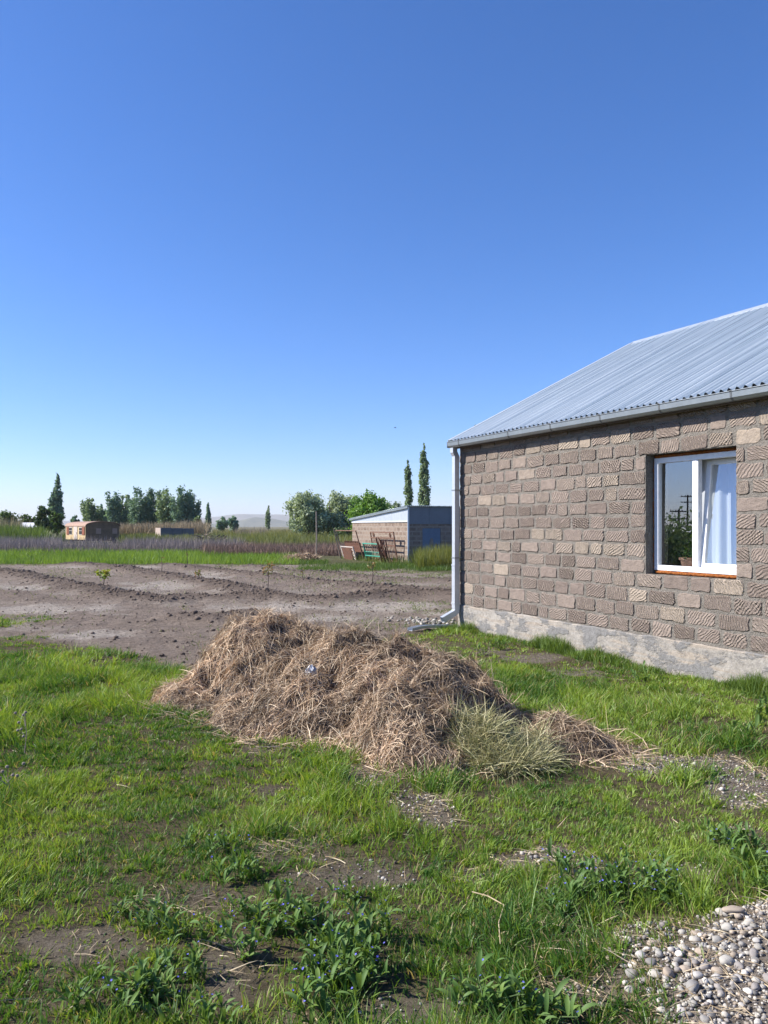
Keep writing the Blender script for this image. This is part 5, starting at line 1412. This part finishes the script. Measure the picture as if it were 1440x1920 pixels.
for i in range(nr):
    ya = -0.15 + (CL + 0.3) * i / nr; yb = -0.15 + (CL + 0.3) * (i + 1) / nr - 0.012
    A, B = arch(ya), arch(yb); n = len(A)
    vs = A + B + [(p[0], p[1], p[2] - 0.03) for p in A] + [(p[0], p[1], p[2] - 0.03) for p in B]
    fs = [(k, k + 1, n + k + 1, n + k) for k in range(n - 1)] + [(2*n + k + 1, 2*n + k, 3*n + k, 3*n + k + 1) for k in range(n - 1)] + [(k, 2*n + k, 2*n + k + 1, k + 1) for k in range(n - 1)] + [(n + k + 1, 3*n + k + 1, 3*n + k, n + k) for k in range(n - 1)] + [(0, n, 3*n, 2*n), (n - 1, 3*n - 1, 4*n - 1, 2*n - 1)]
    MB().add(vs, fs).build('roof_panel', croof, cv)
wfr = worn('red_brown_shutter', (0.30, 0.10, 0.05), (0.22, 0.08, 0.05), 5, 0.7)
for y in (0.75, 3.4):
    w_ = MB().box(-0.03, -0.002, y, y + 0.85, 0.85, 1.62).build('window', M['white_flake'], cv)
    MB().box(-0.05, -0.031, y + 0.08, y + 0.77, 0.92, 1.24).build('pane', M['dark'], w_); MB().box(-0.05, -0.031, y + 0.08, y + 0.77, 1.30, 1.55).build('pane', M['dark'], w_)
    sy = y - 0.62 if y < 2 else y + 0.87
    MB().box(-0.06, -0.002, sy, sy + 0.6, 0.85, 1.62).build('shutter', wfr, w_)
d_ = MB().box(-0.04, -0.002, 2.05, 2.95, z0 + 0.05, 1.68).build('door', M['white_flake'], cv); MB().box(-0.07, -0.041, 2.12, 2.16, 0.95, 1.1).build('handle', M['rust'], d_)
for i in range(4): MB().box(0.25 + i * 0.85, 0.25 + i * 0.85 + 0.5, -0.012, -0.002, 0.95, 1.5).build('panel', croof if i % 2 else cend, cv)
MB().box(0.3, CW - 0.3, 0.3, CL - 0.3, 0.2, z0).build('chassis', M['rust'], cv)
for x in (0.2, CW - 0.2):
    for y in (0.9, CL - 0.9):
        w_ = MB().lathe([(0.12, -0.09), (0.30, -0.09), (0.33, -0.05), (0.33, 0.05), (0.30, 0.09), (0.12, 0.09)], 18).build('wheel', M['dark'], cv, True); w_.matrix_local = Matrix.Translation((x, y, 0.3)) @ Matrix.Rotation(R(90), 4, 'Y')
# grey wall, branch heap, hut
p = at(301, 1010, 82); cw = empty('concrete_wall', (p.x, p.y, 0), R(24)); tag(cw, 'low dark grey concrete wall right of the caravan', 'wall')
gcm = worn('grey_old_concrete', (0.20, 0.19, 0.19), (0.14, 0.135, 0.135), 2, 0.95)
for i in range(3): MB().box(i * 1.13, i * 1.13 + 1.12, -0.1, 0.1, -0.1, 1.56 - 0.03 * i).build('panel', gcm, cw, bevel=0.02)
MB().box(0.0, 0.2, 0.12, 3.6, -0.1, 1.55).build('panel', worn('pale_old_concrete', (0.42, 0.34, 0.29), (0.36, 0.29, 0.25), 2, 0.95), cw)
bh_ = at(405, 1018, 62); be = empty('branch_heap', (bh_.x, bh_.y, 0)); tag(be, 'tangled heap of dead grey branches beyond the scrub', 'branch heap')
for i in range(44):
    x = rw.gauss(-0.4, 0.75); h = max(0.2, 1.05 - 0.45 * abs(x + 0.7)) * rw.uniform(0.5, 1.05); a = rw.uniform(0, 6.28); l = rw.uniform(0.35, 0.85)
    d = Vector((math.cos(a), math.sin(a), rw.uniform(-0.5, 0.5))) * l; c = Vector((x, rw.gauss(0, 0.4), h)); r_ = rw.uniform(0.02, 0.06)
    MB().tube([c - d, c - d * .3 + Vector((0, 0, rw.uniform(-.08, .12))), c + d * .4, c + d + Vector((0, 0, rw.uniform(-.1, .2)))], [r_, r_ * .9, r_ * .7, r_ * .3], 5).build('branch', M['bark'] if i % 3 else M['old_wood'], be)
V, T = rock_arrays(3, 31); mesh_obj('rotten_core', npmesh('rotten_core', V * np.array([1.3, 0.7, 0.9]) + np.array([-0.5, 0, 0.2]), None, T, None, True), M['bark'], be)
for i in range(5):
    pts = [(1.2 + i * 0.35, rw.uniform(-.3, .3), 0.2), (1.6 + i * 0.35, rw.uniform(-.3, .3), 0.45 + 0.1 * (i % 3)), (2.1 + i * 0.3, 0, 0.35 + 0.2 * rw.random())]
    MB().tube(pts, [0.05, 0.04, 0.02], 5).build('branch', M['old_wood'], be)
p = at(49, 990, 112); ht = empty('white_hut', (p.x, p.y, 0), R(12)); tag(ht, 'distant low hut with white roof among green bushes', 'hut')
wr = worn('white_sheet', (0.78, 0.78, 0.78), (0.70, 0.70, 0.71), 2, 0.5)
MB().box(-0.9, 0.9, -0.9, 0.9, 0, 1.6).build('wall', gcm, ht)
MB().add([(-1.1, -1.1, 1.45), (1.1, -1.1, 1.45), (1.0, 0.9, 2.25), (-0.9, 0.9, 2.25), (-1.1, -1.1, 1.4), (1.1, -1.1, 1.4), (1.0, 0.9, 2.2), (-0.9, 0.9, 2.2)], [(0,1,2,3),(7,6,5,4),(0,4,5,1),(1,5,6,2),(2,6,7,3),(3,7,4,0)]).build('roof', wr, ht)
# bird
b = at(741, 802, 55); mb = MB()
mb.add([(-0.10, 0, 0), (-0.03, 0.02, 0.012), (0.05, 0.018, 0.012), (0.10, 0, 0.005), (0.05, -0.018, 0.012), (-0.03, -0.02, 0.012), (0, 0, 0.03), (0, 0, -0.02)], [(0,1,6),(1,2,6),(2,3,6),(3,4,6),(4,5,6),(5,0,6),(1,0,7),(2,1,7),(3,2,7),(4,3,7),(5,4,7),(0,5,7)])
o = mb.build('bird', M['dark'], None, True); o.location = b; o.rotation_euler = (0, 0, 0.2); tag(o, 'tiny dark bird flying in the clear sky', 'bird')
for sgn in (-1, 1): MB().add([(-0.02, 0, 0.01), (0.04, 0, 0.01), (0.0, sgn * 0.10, 0.05), (-0.05, sgn * 0.18, 0.03), (0.01, 0, 0.004), (-0.01, sgn * 0.1, 0.044)], [(0,1,2),(0,2,3),(1,4,5,2),(4,0,3,5),(3,2,5)]).build('wing', M['dark'], o)

# ================================================================== NEIGHBOURING PLOT (left of the yard, mirrored in the window)
def yard_tree(name, label, X, Y, H, W, cols, kind, n, leaf):
    e = tree(name, label, 720 + F * X / Y, HZ - (H - CH) * F / Y, Y, W * F / Y, 990, *cols, kind, n, leaf); return e
yard_tree('garden_bush', 'dense round bush left of the meadow beyond the yard edge', -24, 14.5, 2.6, 5.0, BRT, 'round', 3000, 0.16)
yard_tree('garden_bush', 'second dense bush beside the neighbouring barn', -33, 20, 2.2, 7.0, PG, 'round', 3000, 0.2)
yard_tree('garden_bush', 'low wide bush in front of the utility poles', -40, 25, 1.7, 8.0, PG, 'round', 3000, 0.2)
for (X, Y, H) in ((-98, 38, 7.2), (-72, 31.5, 4.4)):
    e = empty('utility_pole', (X, Y, 0), R(70)); tag(e, 'tall wooden utility pole with crossarm' if H > 6 else 'short wooden utility pole with crossarm', 'pole')
    MB().tube([(0, 0, -0.3), (0, 0, H)], [0.16, 0.11], 8).build('mast', M['bark'], e)
    for z in (H - 0.25, H - 1.0): MB().box(-0.9, 0.9, -0.06, 0.06, z - 0.06, z + 0.06).build('crossarm', M['bark'], e)
    for x in (-0.8, -0.3, 0.3, 0.8): MB().lathe([(0.04, 0), (0.06, 0.06), (0.03, 0.14)], 8, (x, 0, H - 0.19)).build('insulator', M['dark'], e)
bn = empty('low_barn', (-88, 30, 0), R(75)); tag(bn, 'long low barn with pale roof on the neighbouring plot', 'barn')
MB().box(-9, 9, -3, 3, 0, 1.9).build('wall', gcm, bn)
MB().add([(-9.4, -3.4, 1.85), (9.4, -3.4, 1.85), (9.4, 0, 2.75), (-9.4, 0, 2.75), (9.4, 3.4, 1.85), (-9.4, 3.4, 1.85), (-9.4, 0, 1.8), (9.4, 0, 1.8)], [(0,1,2,3),(3,2,4,5),(0,6,7,1),(5,4,7,6),(0,3,5,6),(1,7,4,2)]).build('roof', wr, bn)

# ================================================================== AIR
hzm, nt, out = mat('thin_summer_haze')
v = nt.nodes.new('ShaderNodeVolumePrincipled')
v.inputs['Color'].default_value = (0.96, 0.97, 1.0, 1)
v.inputs['Density'].default_value = 0.00010
v.inputs['Anisotropy'].default_value = 0.1
nt.links.new(v.outputs[0], out.inputs['Volume'])
o = MB().box(-8500, 8500, -8500, 8500, -6, 200).build('haze', hzm)
tag(o, 'thin pale haze that fades the distant hills', 'haze', kind='stuff')
